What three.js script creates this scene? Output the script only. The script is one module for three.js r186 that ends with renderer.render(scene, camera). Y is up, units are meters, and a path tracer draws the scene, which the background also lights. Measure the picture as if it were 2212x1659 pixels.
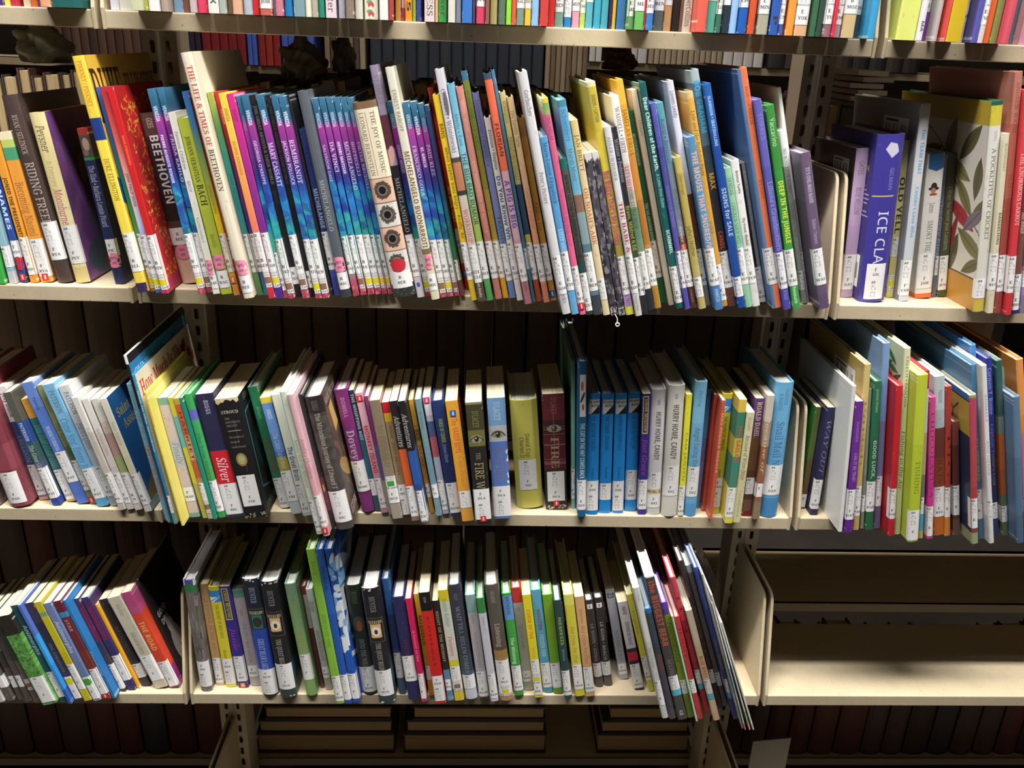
import * as THREE from 'three';
import { mergeGeometries, mergeVertices, toCreasedNormals } from 'three/addons/utils/BufferGeometryUtils.js';
import { RoundedBoxGeometry } from 'three/addons/geometries/RoundedBoxGeometry.js';
import { RectAreaLightUniformsLib } from 'three/addons/lights/RectAreaLightUniformsLib.js';

// ---------------------------------------------------------------- camera, light, exposure
const W = 2212, H = 1659, F = 1854.47, Y0 = 1.55;
const scene = new THREE.Scene();
scene.background = new THREE.Color(0x000000);
const camera = new THREE.PerspectiveCamera(2 * Math.atan(H / 2 / F) * 180 / Math.PI, W / H, 0.05, 30);
camera.rotation.order = 'YXZ';
camera.position.set(0.4364, Y0 + 0.0031, 1.0873);
camera.rotation.set(-0.3799, -0.0489, 0.0379);
camera.updateMatrixWorld(true);
const renderer = new THREE.WebGLRenderer({ antialias: true });
renderer.toneMapping = THREE.LinearToneMapping;
renderer.toneMappingExposure = 1.0;
renderer.shadowMap.enabled = true;
RectAreaLightUniformsLib.init();
const NEAR_LIGHT = { x: 0.46, y: 3.95, z: 0.78, len: 3.0, wid: 0.14, power: 252, tint: 0xfffdf9 };
const FAR_LIGHT = { x: 0.3, y: 3.95, z: -0.58, len: 2.4, wid: 0.14, power: 72, tint: 0xfff0dc };

// ---------------------------------------------------------------- helpers
let seed = 20240611;
const rnd = () => { seed |= 0; seed = seed + 0x6D2B79F5 | 0; let t = Math.imul(seed ^ seed >>> 15, 1 | seed); t = t + Math.imul(t ^ t >>> 7, 61 | t) ^ t; return ((t ^ t >>> 14) >>> 0) / 4294967296; };
const rr = (a, b) => a + (b - a) * rnd();
const camQ = camera.quaternion.clone(), camP = camera.position.clone();
function pixelRay(px, py) { return new THREE.Vector3((px - W / 2) / F, (H / 2 - py) / F, -1).applyQuaternion(camQ); }
function hit(px, py, axis, value) { const d = pixelRay(px, py); return camP.clone().addScaledVector(d, (value - camP[axis]) / d[axis]); }
function depthOf(p) { return -p.clone().sub(camP).applyQuaternion(camQ.clone().invert()).z; }
const taken = {};
function numbered(name) { const n = taken[name] = (taken[name] ?? -1) + 1; return n ? `${name}_${String(n).padStart(3, '0')}` : name; }
function tag(o, label, category, group) { o.userData.label = label; o.userData.category = category; if (group) o.userData.group = group; return o; }
function thing(name, label, category, group) { const g = new THREE.Group(); g.name = numbered(name); scene.add(g); return tag(g, label, category, group); }
function mesh(name, geo, mat, parent) { const m = new THREE.Mesh(geo, mat); m.name = name; m.castShadow = m.receiveShadow = true; (parent || scene).add(m); return m; }
function box(w, h, d, x = 0, y = 0, z = 0) { const g = new THREE.BoxGeometry(w, h, d); g.translate(x, y, z); return g; }
function hash2(x, y) { const s = Math.sin(x * 127.1 + y * 311.7) * 43758.5453; return s - Math.floor(s); }
function noiseTexture(size, base, amp, scales, colour = true) {
  const data = new Uint8Array(size * size * 4);
  const lat = (x, y, n) => { const xi = Math.floor(x), yi = Math.floor(y), fx = x - xi, fy = y - yi; const u = fx * fx * (3 - 2 * fx), v = fy * fy * (3 - 2 * fy);
    const h = (a, b) => hash2(((a % n) + n) % n + n * 7, ((b % n) + n) % n); return (h(xi, yi) * (1 - u) + h(xi + 1, yi) * u) * (1 - v) + (h(xi, yi + 1) * (1 - u) + h(xi + 1, yi + 1) * u) * v; };
  for (let y = 0; y < size; y++) for (let x = 0; x < size; x++) {
    let n = 0, t = 0; for (const [s, a] of scales) { n += a * (lat(x / size * s, y / size * s, s) - 0.5); t += a; }
    n = n / t * 2 * amp; const i = (y * size + x) * 4;
    for (let k = 0; k < 3; k++) data[i + k] = Math.max(0, Math.min(255, base[k] * (1 + n)));
    data[i + 3] = 255;
  }
  const tex = new THREE.DataTexture(data, size, size); tex.magFilter = THREE.LinearFilter; tex.wrapS = tex.wrapT = THREE.RepeatWrapping;
  if (colour) tex.colorSpace = THREE.SRGBColorSpace; tex.needsUpdate = true; return tex;
}

// ---------------------------------------------------------------- materials
const steelTex = noiseTexture(512, [189, 173, 144], 0.05, [[6, 1], [24, .7], [128, .8]]);
{ const d = steelTex.image.data; for (let i = 0; i < 260; i++) { const x = rnd() * 508 | 0, y = rnd() * 508 | 0, n = rnd() < .8 ? 1 : 2, k = rr(.45, .8); for (let a = 0; a < n; a++) for (let b = 0; b < n; b++) for (let c = 0; c < 3; c++) d[((y + a) * 512 + x + b) * 4 + c] *= k; } }
steelTex.repeat.set(3, 3);
const M = {
  steel: new THREE.MeshStandardMaterial({ map: steelTex, roughness: 0.55 }),
  post: new THREE.MeshStandardMaterial({ color: 0xcfc4b0, roughness: 0.6 }),
  floor: new THREE.MeshStandardMaterial({ map: noiseTexture(512, [44, 38, 34], 0.25, [[16, 1], [128, 1], [256, 1]]), roughness: 0.9 }),
  wall: new THREE.MeshStandardMaterial({ map: noiseTexture(256, [62, 56, 50], 0.04, [[8, 1], [64, 1]]), roughness: 0.95 }),
  ceiling: new THREE.MeshStandardMaterial({ map: noiseTexture(256, [92, 88, 82], 0.06, [[32, 1], [128, 1]]), roughness: 0.95 }),
  addedHood: new THREE.MeshStandardMaterial({ color: 0x5c5c5a, roughness: 0.6 }),  // dark finish of the hood added to block light
  fixture: new THREE.MeshStandardMaterial({ color: 0xe8e6e0, roughness: 0.5 }),
};
function pageTexture(r, g, b, amp) {
  const s = 256, d = new Uint8Array(s * s * 4), row = [];
  for (let x = 0; x < s; x++) row.push(1 - amp * Math.pow(rnd(), 2.2) - (rnd() < 0.05 ? amp * 0.8 : 0));
  for (let y = 0; y < s; y++) for (let x = 0; x < s; x++) { const i = (y * s + x) * 4, k = row[x] * (1 - 0.03 * rnd()); d[i] = r * k; d[i + 1] = g * k; d[i + 2] = b * k; d[i + 3] = 255; }
  const t = new THREE.DataTexture(d, s, s); t.magFilter = THREE.LinearFilter; t.wrapS = t.wrapT = THREE.RepeatWrapping; t.colorSpace = THREE.SRGBColorSpace; t.needsUpdate = true; return t;
}
const PAGES = {
  w: new THREE.MeshStandardMaterial({ map: pageTexture(240, 238, 230, 0.3), roughness: 0.9 }),
  c: new THREE.MeshStandardMaterial({ map: pageTexture(232, 218, 184, 0.25), roughness: 0.9 }),
  t: new THREE.MeshStandardMaterial({ map: pageTexture(214, 186, 138, 0.25), roughness: 0.9 }),
};

// ---------------------------------------------------------------- print: one sheet holds the printing of many spines
const PXM = 2500;                                   // print pixels per metre
const sheets = [];
function newSheet() { const c = document.createElement('canvas'); c.width = c.height = 2048; const s = { c, x: c.getContext('2d'), px: 2, py: 2, rowH: 0 }; sheets.push(s); return s; }
function cellOn(sheet, w, h) { if (sheet.px + w + 4 > 2048) { sheet.px = 2; sheet.py += sheet.rowH + 4; sheet.rowH = 0; } if (sheet.py + h + 4 > 2048) return null; const r = { sheet, x: sheet.px, y: sheet.py, w, h }; sheet.px += w + 4; sheet.rowH = Math.max(sheet.rowH, h); return r; }
const openSheets = {};
function cell(kind, w, h) { w = Math.ceil(w); h = Math.ceil(h); let r = openSheets[kind] && cellOn(openSheets[kind], w, h); if (!r) { openSheets[kind] = newSheet(); r = cellOn(openSheets[kind], w, h); } return r; }
const sheetMats = new Map();
function sheetMat(sheet, finish) {
  const key = sheets.indexOf(sheet) + finish; if (sheetMats.has(key)) return sheetMats.get(key);
  if (!sheet.tex) { sheet.tex = new THREE.CanvasTexture(sheet.c); sheet.tex.colorSpace = THREE.SRGBColorSpace; sheet.tex.generateMipmaps = false; sheet.tex.minFilter = THREE.LinearFilter; }
  const m = finish === 'label' ? new THREE.MeshStandardMaterial({ map: sheet.tex, roughness: 0.6, side: THREE.DoubleSide })
    : finish === 'gloss' ? new THREE.MeshPhysicalMaterial({ map: sheet.tex, roughness: 0.5, clearcoat: 0.5, clearcoatRoughness: 0.28 })
      : new THREE.MeshStandardMaterial({ map: sheet.tex, roughness: 0.55 });
  sheetMats.set(key, m); return m;
}
const U = (c, u) => (c.x + 0.75 + u * (c.w - 1.5)) / 2048, V = (c, v) => 1 - (c.y + 0.75 + (1 - v) * (c.h - 1.5)) / 2048;   // u to the right, v up

const FONT = { s: 'bold {}px serif', r: '{}px serif', n: 'bold {}px sans-serif', l: '{}px sans-serif', i: 'italic {}px serif', m: 'bold {}px monospace' };
function fontOf(f, px) { return FONT[f].replace('{}', px.toFixed(1)); }
// lettering that runs down the spine between two heights; text@start-end,colour,font,size,offset
function spineText(x, c, spec) {
  const m = spec.match(/^(.*)@([\d.]+)-([\d.]+),([0-9a-f]{3,6})(?:,([a-z]))?(?:,([\d.]+))?(?:,(-?[\d.]+))?$/); if (!m) throw new Error('text ' + spec);
  const [, s, a, b, col, f = 'n', size = '.55', off = '0'] = m, px = c.w * Math.min(1, parseFloat(size) * (parseFloat(off) ? 1.05 : 1.4)), len = (b - a) * c.h;
  x.save(); x.translate(c.x + c.w * (0.5 + parseFloat(off)), c.y + a * c.h); x.rotate(Math.PI / 2); x.font = fontOf(f, px); x.textBaseline = 'middle'; x.fillStyle = '#' + col;
  const wd = x.measureText(s).width || 1; x.scale(len / wd, 1); x.fillText(s, 0, 0); x.restore();
}
function fillBands(x, c, spec) {
  x.save(); x.beginPath(); x.rect(c.x, c.y, c.w, c.h); x.clip();
  if (spec.includes('>')) { const g = x.createLinearGradient(0, c.y, 0, c.y + c.h), k = spec.split('>'); k.forEach((q, i) => { const [col, at] = q.split('@'); g.addColorStop(at === undefined ? i / (k.length - 1) : +at, '#' + col); }); x.fillStyle = g; x.fillRect(c.x, c.y, c.w, c.h); }
  else spec.split(',').forEach((q) => { const [col, at = 0] = q.split('@'); x.fillStyle = '#' + col; x.fillRect(c.x, c.y + at * c.h, c.w, c.h * (1 - at) + 1); });
  x.restore();
}
function speckle(x, c, n, dark) { for (let i = 0; i < n; i++) { x.fillStyle = rnd() < .5 ? `rgba(255,255,255,${rr(.03, .12)})` : `rgba(0,0,0,${rr(.03, dark)})`; const s = rr(1, 5); x.fillRect(c.x + rnd() * (c.w - s), c.y + rnd() * (c.h - s), s, s * rr(.5, 3)); } }
// ---------------------------------------------------------------- printed pictures for spines and covers (flat print only)
function clipCell(x, c, fn) { x.save(); x.beginPath(); x.rect(c.x, c.y, c.w, c.h); x.clip(); x.translate(c.x, c.y); fn(x, c.w, c.h); x.restore(); }
function blob(x, cx, cy, rx, ry, col, rot = 0) { x.fillStyle = col; x.beginPath(); x.ellipse(cx, cy, rx, ry, rot, 0, 7); x.fill(); }
function leaf(x, cx, cy, l, w, rot, col) { x.save(); x.translate(cx, cy); x.rotate(rot); x.fillStyle = col; x.beginPath(); x.moveTo(-l, 0); x.quadraticCurveTo(0, -w, l, 0); x.quadraticCurveTo(0, w, -l, 0); x.fill(); x.strokeStyle = 'rgba(40,36,20,.5)'; x.lineWidth = 2; x.beginPath(); x.moveTo(-l, 0); x.lineTo(l, 0); x.stroke(); x.restore(); }
function barcode(x, bx, by, w, h) { x.fillStyle = '#e8e8e8'; x.fillRect(bx, by, w, h); x.fillStyle = '#222'; for (let i = 0; i < 30; i++) if (rnd() < .6) x.fillRect(bx + w * .08 + i * w * .028, by + h * .25, w * .014, h * .5); x.fillRect(bx + w * .1, by + h * .1, w * .5, h * .07); x.fillRect(bx + w * .1, by + h * .83, w * .6, h * .07); }
const SPINE_ART = {
  facets(x, w, h) {      // blue, purple and sea-green brushed facets
    const g = x.createLinearGradient(0, 0, 0, h); for (const [a, c] of [[0, '#3d7496'], [.07, '#2a607f'], [.105, '#2a5580'], [.135, '#a03c92'], [.19, '#8f3592'], [.29, '#63307f'], [.37, '#352e80'], [.44, '#264f9c'], [.5, '#2a7cbc'], [.56, '#2b4c98'], [.63, '#2f8f9c'], [.7, '#3aa088'], [.88, '#8f8288'], [.92, '#b25066'], [1, '#a84658']]) g.addColorStop(a, c);
    x.fillStyle = g; x.fillRect(0, 0, w, h);
    for (let i = 0; i < 9; i++) { const y = h * rr(.4, .68); x.fillStyle = ['rgba(40,140,205,.5)', 'rgba(36,60,170,.5)', 'rgba(50,190,170,.5)', 'rgba(30,40,120,.45)'][i % 4]; x.beginPath(); x.moveTo(-2, y); x.lineTo(w * rr(.3, 1), y + h * rr(-.04, .04)); x.lineTo(w + 2, y + h * rr(.02, .07)); x.lineTo(w * .2, y + h * .05); x.fill(); }
    for (let i = 0; i < 6; i++) { x.fillStyle = i % 2 ? 'rgba(230,120,140,.6)' : 'rgba(150,40,60,.5)'; x.fillRect(rnd() * w, h * rr(.93, .99), w * .4, h * .02); }
  },
  scribble(x, w, h) { x.fillStyle = '#cc1f22'; x.fillRect(0, 0, w, h); x.fillStyle = '#c0265a'; x.fillRect(0, h * .93, w, h * .07); },
  circles(x, w, h) {     // cream title panel over four framed black rosettes
    x.fillStyle = '#e4d8bc'; x.fillRect(0, 0, w, h); x.fillStyle = '#7d6048'; x.fillRect(0, 0, w, h * .035); x.strokeStyle = '#9a8a74'; x.lineWidth = 2; x.beginPath(); x.moveTo(w * .45, h * .05); x.lineTo(w * .45, h * .36); x.stroke();
    const cols = ['#dcb49a', '#d9d2cc', '#e0b69c', '#d8cdc6'];
    for (let i = 0; i < 4; i++) { const y0 = h * (.375 + i * .125); x.fillStyle = cols[i]; x.fillRect(0, y0, w, h * .123); x.strokeStyle = '#6b5a50'; x.strokeRect(1, y0, w - 2, h * .123); const cy = y0 + h * .06, r = w * .34; x.fillStyle = '#1a1716'; for (let k = 0; k < 48; k++) { const a = k / 48 * 6.283, q = r * rr(.9, 1.12); x.beginPath(); x.moveTo(w / 2, cy); x.lineTo(w / 2 + q * Math.cos(a - .05), cy + q * Math.sin(a - .05)); x.lineTo(w / 2 + q * Math.cos(a + .05), cy + q * Math.sin(a + .05)); x.fill(); } x.strokeStyle = '#b9aaa0'; x.lineWidth = 1.5; x.beginPath(); x.arc(w / 2, cy, r * .55, 0, 7); x.stroke(); blob(x, w / 2, cy, r * .42, r * .42, '#0e0c0c'); }
    x.fillStyle = '#2e3432'; x.fillRect(0, h * .93, w, h * .07); x.fillStyle = '#8d8378'; for (let i = 0; i < 26; i++) x.fillRect(rnd() * w, h * rr(.935, .99), 3, 2);
  },
  camo(x, w, h) { x.fillStyle = '#4a464e'; x.fillRect(0, 0, w, h); for (let i = 0; i < 60; i++) { blob(x, rnd() * w, rnd() * h, w * rr(.1, .35), h * rr(.005, .03), ['#332f38', '#67626a', '#2a262e', '#817b80'][i % 4], rr(-.4, .4)); } x.fillStyle = '#d8d4cc'; x.beginPath(); x.moveTo(0, 0); for (let i = 0; i <= 8; i++) x.lineTo(w * i / 8, h * (.03 + .035 * rnd())); x.lineTo(w, 0); x.fill(); for (let i = 0; i < 14; i++) { x.fillStyle = 'rgba(215,210,200,.8)'; x.fillRect(rnd() < .5 ? 0 : w * .85, h * rnd(), w * .15, h * .012); } x.fillStyle = '#b9b4ac'; for (let i = 0; i < 12; i++) x.fillRect(rnd() * w, h * rr(.94, .99), w * .2, h * .008); },
  fox(x, w, h) { x.fillStyle = '#dcd8c2'; x.fillRect(0, 0, w, h); for (let i = 0; i < 5; i++) { const y = h * (.84 + i * .035); blob(x, w * .5, y, w * .22, h * .012, '#c05048'); blob(x, w * .5, y + h * .012, w * .12, h * .01, '#e8e0cc'); blob(x, w * .4, y + h * .024, w * .22, h * .008, '#7d9a7c'); } },
  dk(x, w, h) { x.fillStyle = '#ded8cc'; x.fillRect(0, 0, w, h); x.strokeStyle = '#333'; x.lineWidth = 3; x.strokeRect(w * .2, h * .895, w * .58, h * .055); x.fillStyle = '#333'; x.font = fontOf('r', h * .042); x.textAlign = 'center'; x.textBaseline = 'middle'; x.fillText('DK', w * .49, h * .923); },
  eyeGreen(x, w, h) { eyeBand(x, w, h, '#3f3d24', '#6d6834', '#221f1c'); x.fillStyle = '#8b8064'; x.fillRect(0, 0, w, h * .02); },
  eyeBlue(x, w, h) { eyeBand(x, w, h, '#7aa3cf', '#b9bcbf', '#5778bd'); x.fillStyle = '#dfe6ee'; for (let i = 0; i < 26; i++) x.fillRect(w * rr(.86, .97), h * rr(.4, .98), w * .06, h * .02); },
  eyeRed(x, w, h) { eyeBand(x, w, h, '#6a2730', '#472022', '#5c1f26'); x.strokeStyle = '#a08578'; x.lineWidth = 1.5; for (let i = 0; i < 9; i++) { const y = h * rr(.2, .62); x.beginPath(); x.moveTo(0, y); x.lineTo(w, y + rr(-4, 4)); x.stroke(); } x.beginPath(); x.moveTo(w * .47, h * .1); x.lineTo(w * .5, h * .65); x.stroke(); x.fillStyle = '#2d2422'; x.fillRect(0, h * .64, w, h * .36); x.fillStyle = '#b9b2a8'; for (let i = 0; i < 12; i++) x.fillRect(rnd() * w, h * rr(.95, .99), w * .1, h * .01); },
  seriesBlue(x, w, h) { x.fillStyle = '#1686d2'; x.fillRect(0, 0, w, h); x.fillStyle = '#e2ded8'; x.fillRect(w * .1, h * .045, w * .86, h * .115); x.fillStyle = '#17181a'; x.beginPath(); x.moveTo(w * .96, h * .09); x.lineTo(w * .96, h * .16); x.lineTo(w * .3, h * .16); x.fill(); x.font = fontOf('n', w * .27); x.fillText('THE HARDY', w * .12, h * .075, w * .82); x.fillText('BOYS', w * .3, h * .105, w * .6); },
  seriesYellow(x, w, h) { x.fillStyle = '#d8c832'; x.fillRect(0, 0, w, h); x.fillStyle = '#3a86c8'; x.fillRect(0, h * .04, w, h * .11); x.fillStyle = '#dfe8ec'; x.beginPath(); x.moveTo(0, h * .15); x.lineTo(w, h * .09); x.lineTo(w * .3, h * .15); x.fill(); x.beginPath(); x.moveTo(0, h * .1); x.lineTo(w * .7, h * .1); x.lineTo(0, h * .14); x.fill(); },
  banded(x, w, h) { x.fillStyle = '#3a2d86'; x.fillRect(0, 0, w, h); x.fillStyle = '#d8cf3a'; x.fillRect(w * .12, h * .02, w * .62, h * .3); x.fillStyle = '#2b2870'; x.fillRect(w * .2, h * .03, w * .46, h * .28); },
  horse(x, w, h) { hunter(x, w, h, '#1f1e22', '#e0b27a'); },
  horseBlue(x, w, h) { hunter(x, w, h, '#1c2030', '#3c6a58'); x.fillStyle = '#2b46a4'; x.fillRect(0, h * .42, w, h * .36); },
  horseGreen(x, w, h) { x.fillStyle = '#1f2c22'; x.fillRect(0, 0, w, h); blob(x, w * .5, h * .34, w * .33, h * .07, '#4c5a40'); blob(x, w * .52, h * .36, w * .14, h * .05, '#b4532e'); x.fillStyle = '#2c302c'; x.fillRect(0, h * .6, w, h * .4); },
  jewel(x, w, h) { x.fillStyle = '#161416'; x.fillRect(0, 0, w, h); x.textAlign = 'center'; bigType(x, 'STROUD', w * .14, h * .125, w * .19, '#c4bdb0', 's', w * .74); for (const [t, y] of [['THE', .17], ['BARTIMAEUS', .2], ['TRILOGY', .23], ['The Amulet of', .32], ['Ancient', .36], ['Samarkand', .4]]) bigType(x, t, w * .22, h * y, w * .11, '#a89f92', 'r', w * .62); x.fillStyle = '#b8b0a4'; x.fillRect(w * .25, h * .26, w * .55, h * .005); blob(x, w * .52, h * .5, w * .24, h * .055, '#8a7a48'); blob(x, w * .52, h * .5, w * .16, h * .04, '#b79f5e'); blob(x, w * .52, h * .495, w * .07, h * .018, '#7fc0a0'); tear(x, w, h, '#d8c8a0'); x.fillStyle = '#9a8f80'; for (let i = 0; i < 20; i++) x.fillRect(rnd() * w, h * rr(.95, .995), w * .06, h * .012); x.fillStyle = 'rgba(200,190,175,.35)'; for (let i = 0; i < 6; i++) x.fillRect(w * rr(.1, .9), h * rnd(), 1.5, h * rr(.05, .2)); },
  fence(x, w, h) { x.fillStyle = '#6d665f'; x.fillRect(0, 0, w, h); for (let i = 0; i < 50; i++) { x.fillStyle = ['#5b554f', '#837b74', '#4c4a55', '#8a7d88'][i % 4]; x.fillRect(rnd() * w, h * rr(.1, 1), w * .12, h * rr(.04, .12)); } x.fillStyle = '#2f7a45'; x.beginPath(); x.moveTo(0, h * .03); x.lineTo(w, h * .03); x.lineTo(w, h * .11); for (let i = 8; i >= 0; i--) x.lineTo(w * i / 8, h * (.09 + .03 * (i % 2))); x.fill(); x.fillStyle = '#5b4aa0'; x.fillRect(0, 0, w, h * .035); x.fillStyle = '#eceaf0'; x.fillRect(0, 0, w * .16, h * .05); x.fillRect(w * .84, 0, w * .16, h * .05); },
  clouds(x, w, h) { x.fillStyle = '#2259b4'; x.fillRect(0, 0, w, h); for (let i = 0; i < 26; i++) blob(x, rnd() * w, h * rr(.05, .75), w * rr(.2, .5), h * rr(.01, .05), i % 3 ? '#e6ecf4' : '#7fb0e0', rr(-.6, .6)); x.fillStyle = '#1c4ea8'; x.fillRect(0, h * .78, w, h * .22); },
  dots(x, w, h) { x.fillStyle = '#cdbcb8'; x.fillRect(0, 0, w, h); x.fillStyle = '#7fa894'; x.fillRect(0, 0, w, h * .06); x.fillRect(0, h * .96, w, h * .04); for (let i = 0; i < 40; i++) blob(x, rnd() * w, h * rr(.08, .94), w * .025, w * .025, '#6a4444'); x.fillStyle = '#b7bcc8'; x.fillRect(0, h * .34, w, h * .22); },
  hearts(x, w, h) { x.fillStyle = '#e8d4d6'; x.fillRect(0, 0, w, h); for (let i = 0; i < 9; i++) { const a = w * rr(.3, .7), b = h * (.03 + i * .09), r = w * rr(.12, .26), c = i % 2 ? '#d06a80' : '#e09aa8'; blob(x, a - r * .5, b, r * .6, r * .6, c); blob(x, a + r * .5, b, r * .6, r * .6, c); x.beginPath(); x.moveTo(a - r, b + r * .2); x.lineTo(a + r, b + r * .2); x.lineTo(a, b + r * 1.5); x.fill(); } x.fillStyle = '#b8283c'; x.fillRect(0, h * .74, w, h * .12); },
  moss(x, w, h) { x.fillStyle = '#2a2722'; x.fillRect(0, 0, w, h); x.fillStyle = '#5c9648'; x.fillRect(0, h * .21, w, h * .79); for (let i = 0; i < 220; i++) blob(x, rnd() * w, h * rr(.22, 1), w * rr(.03, .12), h * rr(.005, .02), ['#4c8438', '#74ac5c', '#3f7030', '#679e52'][i % 4], rnd() * 3); },
  penguin(x, w, h) { x.fillStyle = '#dcd8d2'; x.fillRect(0, 0, w, h); x.fillStyle = '#20588c'; x.beginPath(); x.moveTo(w * .1, 0); x.lineTo(w * .98, 0); x.lineTo(w * .98, h * .1); x.lineTo(w * .55, h * .12); x.lineTo(w * .1, h * .1); x.fill(); blob(x, w * .5, h * .235, w * .3, h * .012, '#26201e'); blob(x, w * .5, h * .22, w * .17, h * .025, '#2c2624'); blob(x, w * .48, h * .25, w * .14, h * .022, '#b87a5c'); x.fillStyle = '#a03026'; x.fillRect(w * .3, h * .268, w * .4, h * .012); x.fillStyle = '#e0642c'; x.fillRect(0, h * .965, w, h * .035); },
  photoTop(x, w, h) { x.fillStyle = '#252c56'; x.fillRect(0, 0, w, h); x.fillStyle = '#a83a34'; x.fillRect(0, 0, w, h * .045); x.fillStyle = '#574a46'; x.fillRect(0, h * .045, w, h * .13); blob(x, w * .55, h * .1, w * .3, h * .04, '#b89888'); blob(x, w * .4, h * .15, w * .25, h * .02, '#8a6a60'); x.fillStyle = '#2f9a4c'; x.fillRect(0, h * .178, w, h * .018); },
  claw(x, w, h) { x.fillStyle = '#3c3590'; x.fillRect(0, 0, w, h); x.fillStyle = '#c9c4d4'; x.beginPath(); x.moveTo(w * .3, h * .085); x.lineTo(w * .45, h * .045); x.lineTo(w * .7, h * .055); x.lineTo(w * .8, h * .1); x.lineTo(w * .55, h * .135); x.fill(); x.fillStyle = '#d8c648'; x.fillRect(w * .05, h * .35, w * .75, h * .007); x.fillRect(w * .2, h * .9, w * .6, h * .004); },
  twoTone(x, w, h) { x.fillStyle = '#5a7ba8'; x.fillRect(0, 0, w * .36, h); x.fillStyle = '#e2764c'; x.fillRect(w * .36, 0, w * .64, h); },
  halfBlack(x, w, h) { x.fillStyle = '#17151a'; x.fillRect(0, 0, w, h); x.fillStyle = '#8f8d92'; x.fillRect(w * .45, 0, w * .55, h); },
  hand(x, w, h) { x.fillStyle = '#8d8296'; x.fillRect(0, 0, w, h); x.fillStyle = '#5a2a36'; x.fillRect(0, h * .2, w, h * .14); blob(x, w * .4, h * .37, w * .4, h * .045, '#d09a98', .3); x.fillStyle = '#1c1a1d'; x.fillRect(0, h * .41, w, h * .3); x.fillStyle = '#cfc4cc'; x.fillRect(0, h * .71, w, h * .29); x.fillStyle = '#4a5aa8'; x.fillRect(w * .3, h * .93, w * .4, h * .02); },
  collage(x, w, h) { x.fillStyle = '#cfcad0'; x.fillRect(0, 0, w, h * .36); x.fillStyle = '#4c443f'; x.fillRect(0, h * .36, w, h * .02); x.fillStyle = '#b77b5a'; x.fillRect(0, h * .38, w, h * .12); x.fillStyle = '#3a3634'; x.fillRect(0, h * .5, w, h * .02); x.fillStyle = '#cdbfae'; x.fillRect(0, h * .52, w, h * .35); x.fillStyle = '#55453a'; x.fillRect(0, h * .87, w, h * .13); blob(x, w * .6, h * .14, w * .25, h * .05, '#6b6a6e'); },
  speck(x, w, h) { x.fillStyle = '#1d1b20'; x.fillRect(0, 0, w, h); for (let i = 0; i < 90; i++) blob(x, rnd() * w, rnd() * h, w * .03, w * .03, '#d8d4dc'); x.fillStyle = '#5c3038'; x.fillRect(0, h * .6, w, h * .25); blob(x, w * .5, h * .68, w * .2, h * .03, '#c8a040'); },
  tulane(x, w, h) { x.fillStyle = '#4a4442'; x.fillRect(0, 0, w, h); for (let i = 0; i < 40; i++) blob(x, rnd() * w, rnd() * h, w * rr(.1, .3), h * rr(.02, .06), ['#3c3634', '#544c48', '#463f3d'][i % 3], rnd() * 3); x.fillStyle = '#2c2526'; x.fillRect(0, 0, w, h * .12); },
  candycane(x, w, h) { x.fillStyle = '#1b5d84'; x.fillRect(0, 0, w, h); x.fillStyle = '#e6e2de'; x.fillRect(w * .2, h * .08, w * .66, h * .26); blob(x, w * .45, h * .15, w * .15, h * .03, '#d06040'); blob(x, w * .5, h * .22, w * .12, h * .035, '#3a3634', .4); blob(x, w * .55, h * .28, w * .1, h * .02, '#b04030'); },
};
function eyeBand(x, w, h, a, b, c) { x.fillStyle = a; x.fillRect(0, 0, w, h); x.fillStyle = b; x.fillRect(0, h * .22, w, h * .13); x.fillStyle = c; x.fillRect(0, h * .35, w, h * .65); blob(x, w * .5, h * .29, w * .34, h * .032, '#98907c'); blob(x, w * .5, h * .29, w * .13, h * .026, '#2a261e'); blob(x, w * .46, h * .283, w * .04, h * .007, '#e4e0d0'); x.strokeStyle = '#2e2a22'; x.lineWidth = 3; x.beginPath(); x.arc(w * .5, h * .33, w * .42, 3.6, 5.9); x.stroke(); }
function hunter(x, w, h, base, ring) { x.fillStyle = base; x.fillRect(0, 0, w, h); x.strokeStyle = '#6a675a'; x.lineWidth = 2; x.strokeRect(w * .08, h * .25, w * .84, h * .2); x.fillStyle = '#d9cf8c'; x.font = fontOf('s', w * .26); x.fillText('SEEKERS', w * .12, h * .295, w * .76); const y = h * .3; x.fillStyle = ring; x.fillRect(w * .2, y, w * .6, h * .115); blob(x, w * .5, y + h * .06, w * .26, h * .04, ring === '#e0b27a' ? '#efe6d2' : '#24302c'); blob(x, w * .5, y + h * .065, w * .1, h * .02, '#3a3634'); x.fillStyle = '#2b4a60'; if (ring === '#e0b27a') { x.fillRect(0, h * .7, w, h * .15); x.fillStyle = '#33413f'; x.fillRect(0, h * .85, w, h * .15); } x.fillStyle = '#d8d8d4'; for (let i = 0; i < 10; i++) x.fillRect(rnd() * w, rnd() < .5 ? h * rr(0, .02) : h * rr(.975, .995), w * .09, h * .012); }
function tear(x, w, h, col) { x.fillStyle = col; x.beginPath(); x.moveTo(0, 0); const n = 9; for (let i = 0; i <= n; i++) x.lineTo(w * i / n, h * (.012 + .05 * rnd() * rnd())); x.lineTo(w, 0); x.fill(); }
function bigType(x, s, px, py, size, col, f = 's', maxW) { x.fillStyle = col; x.font = fontOf(f, size); x.textBaseline = 'alphabetic'; x.textAlign = 'left'; maxW ? x.fillText(s, px, py, maxW) : x.fillText(s, px, py); }
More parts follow.
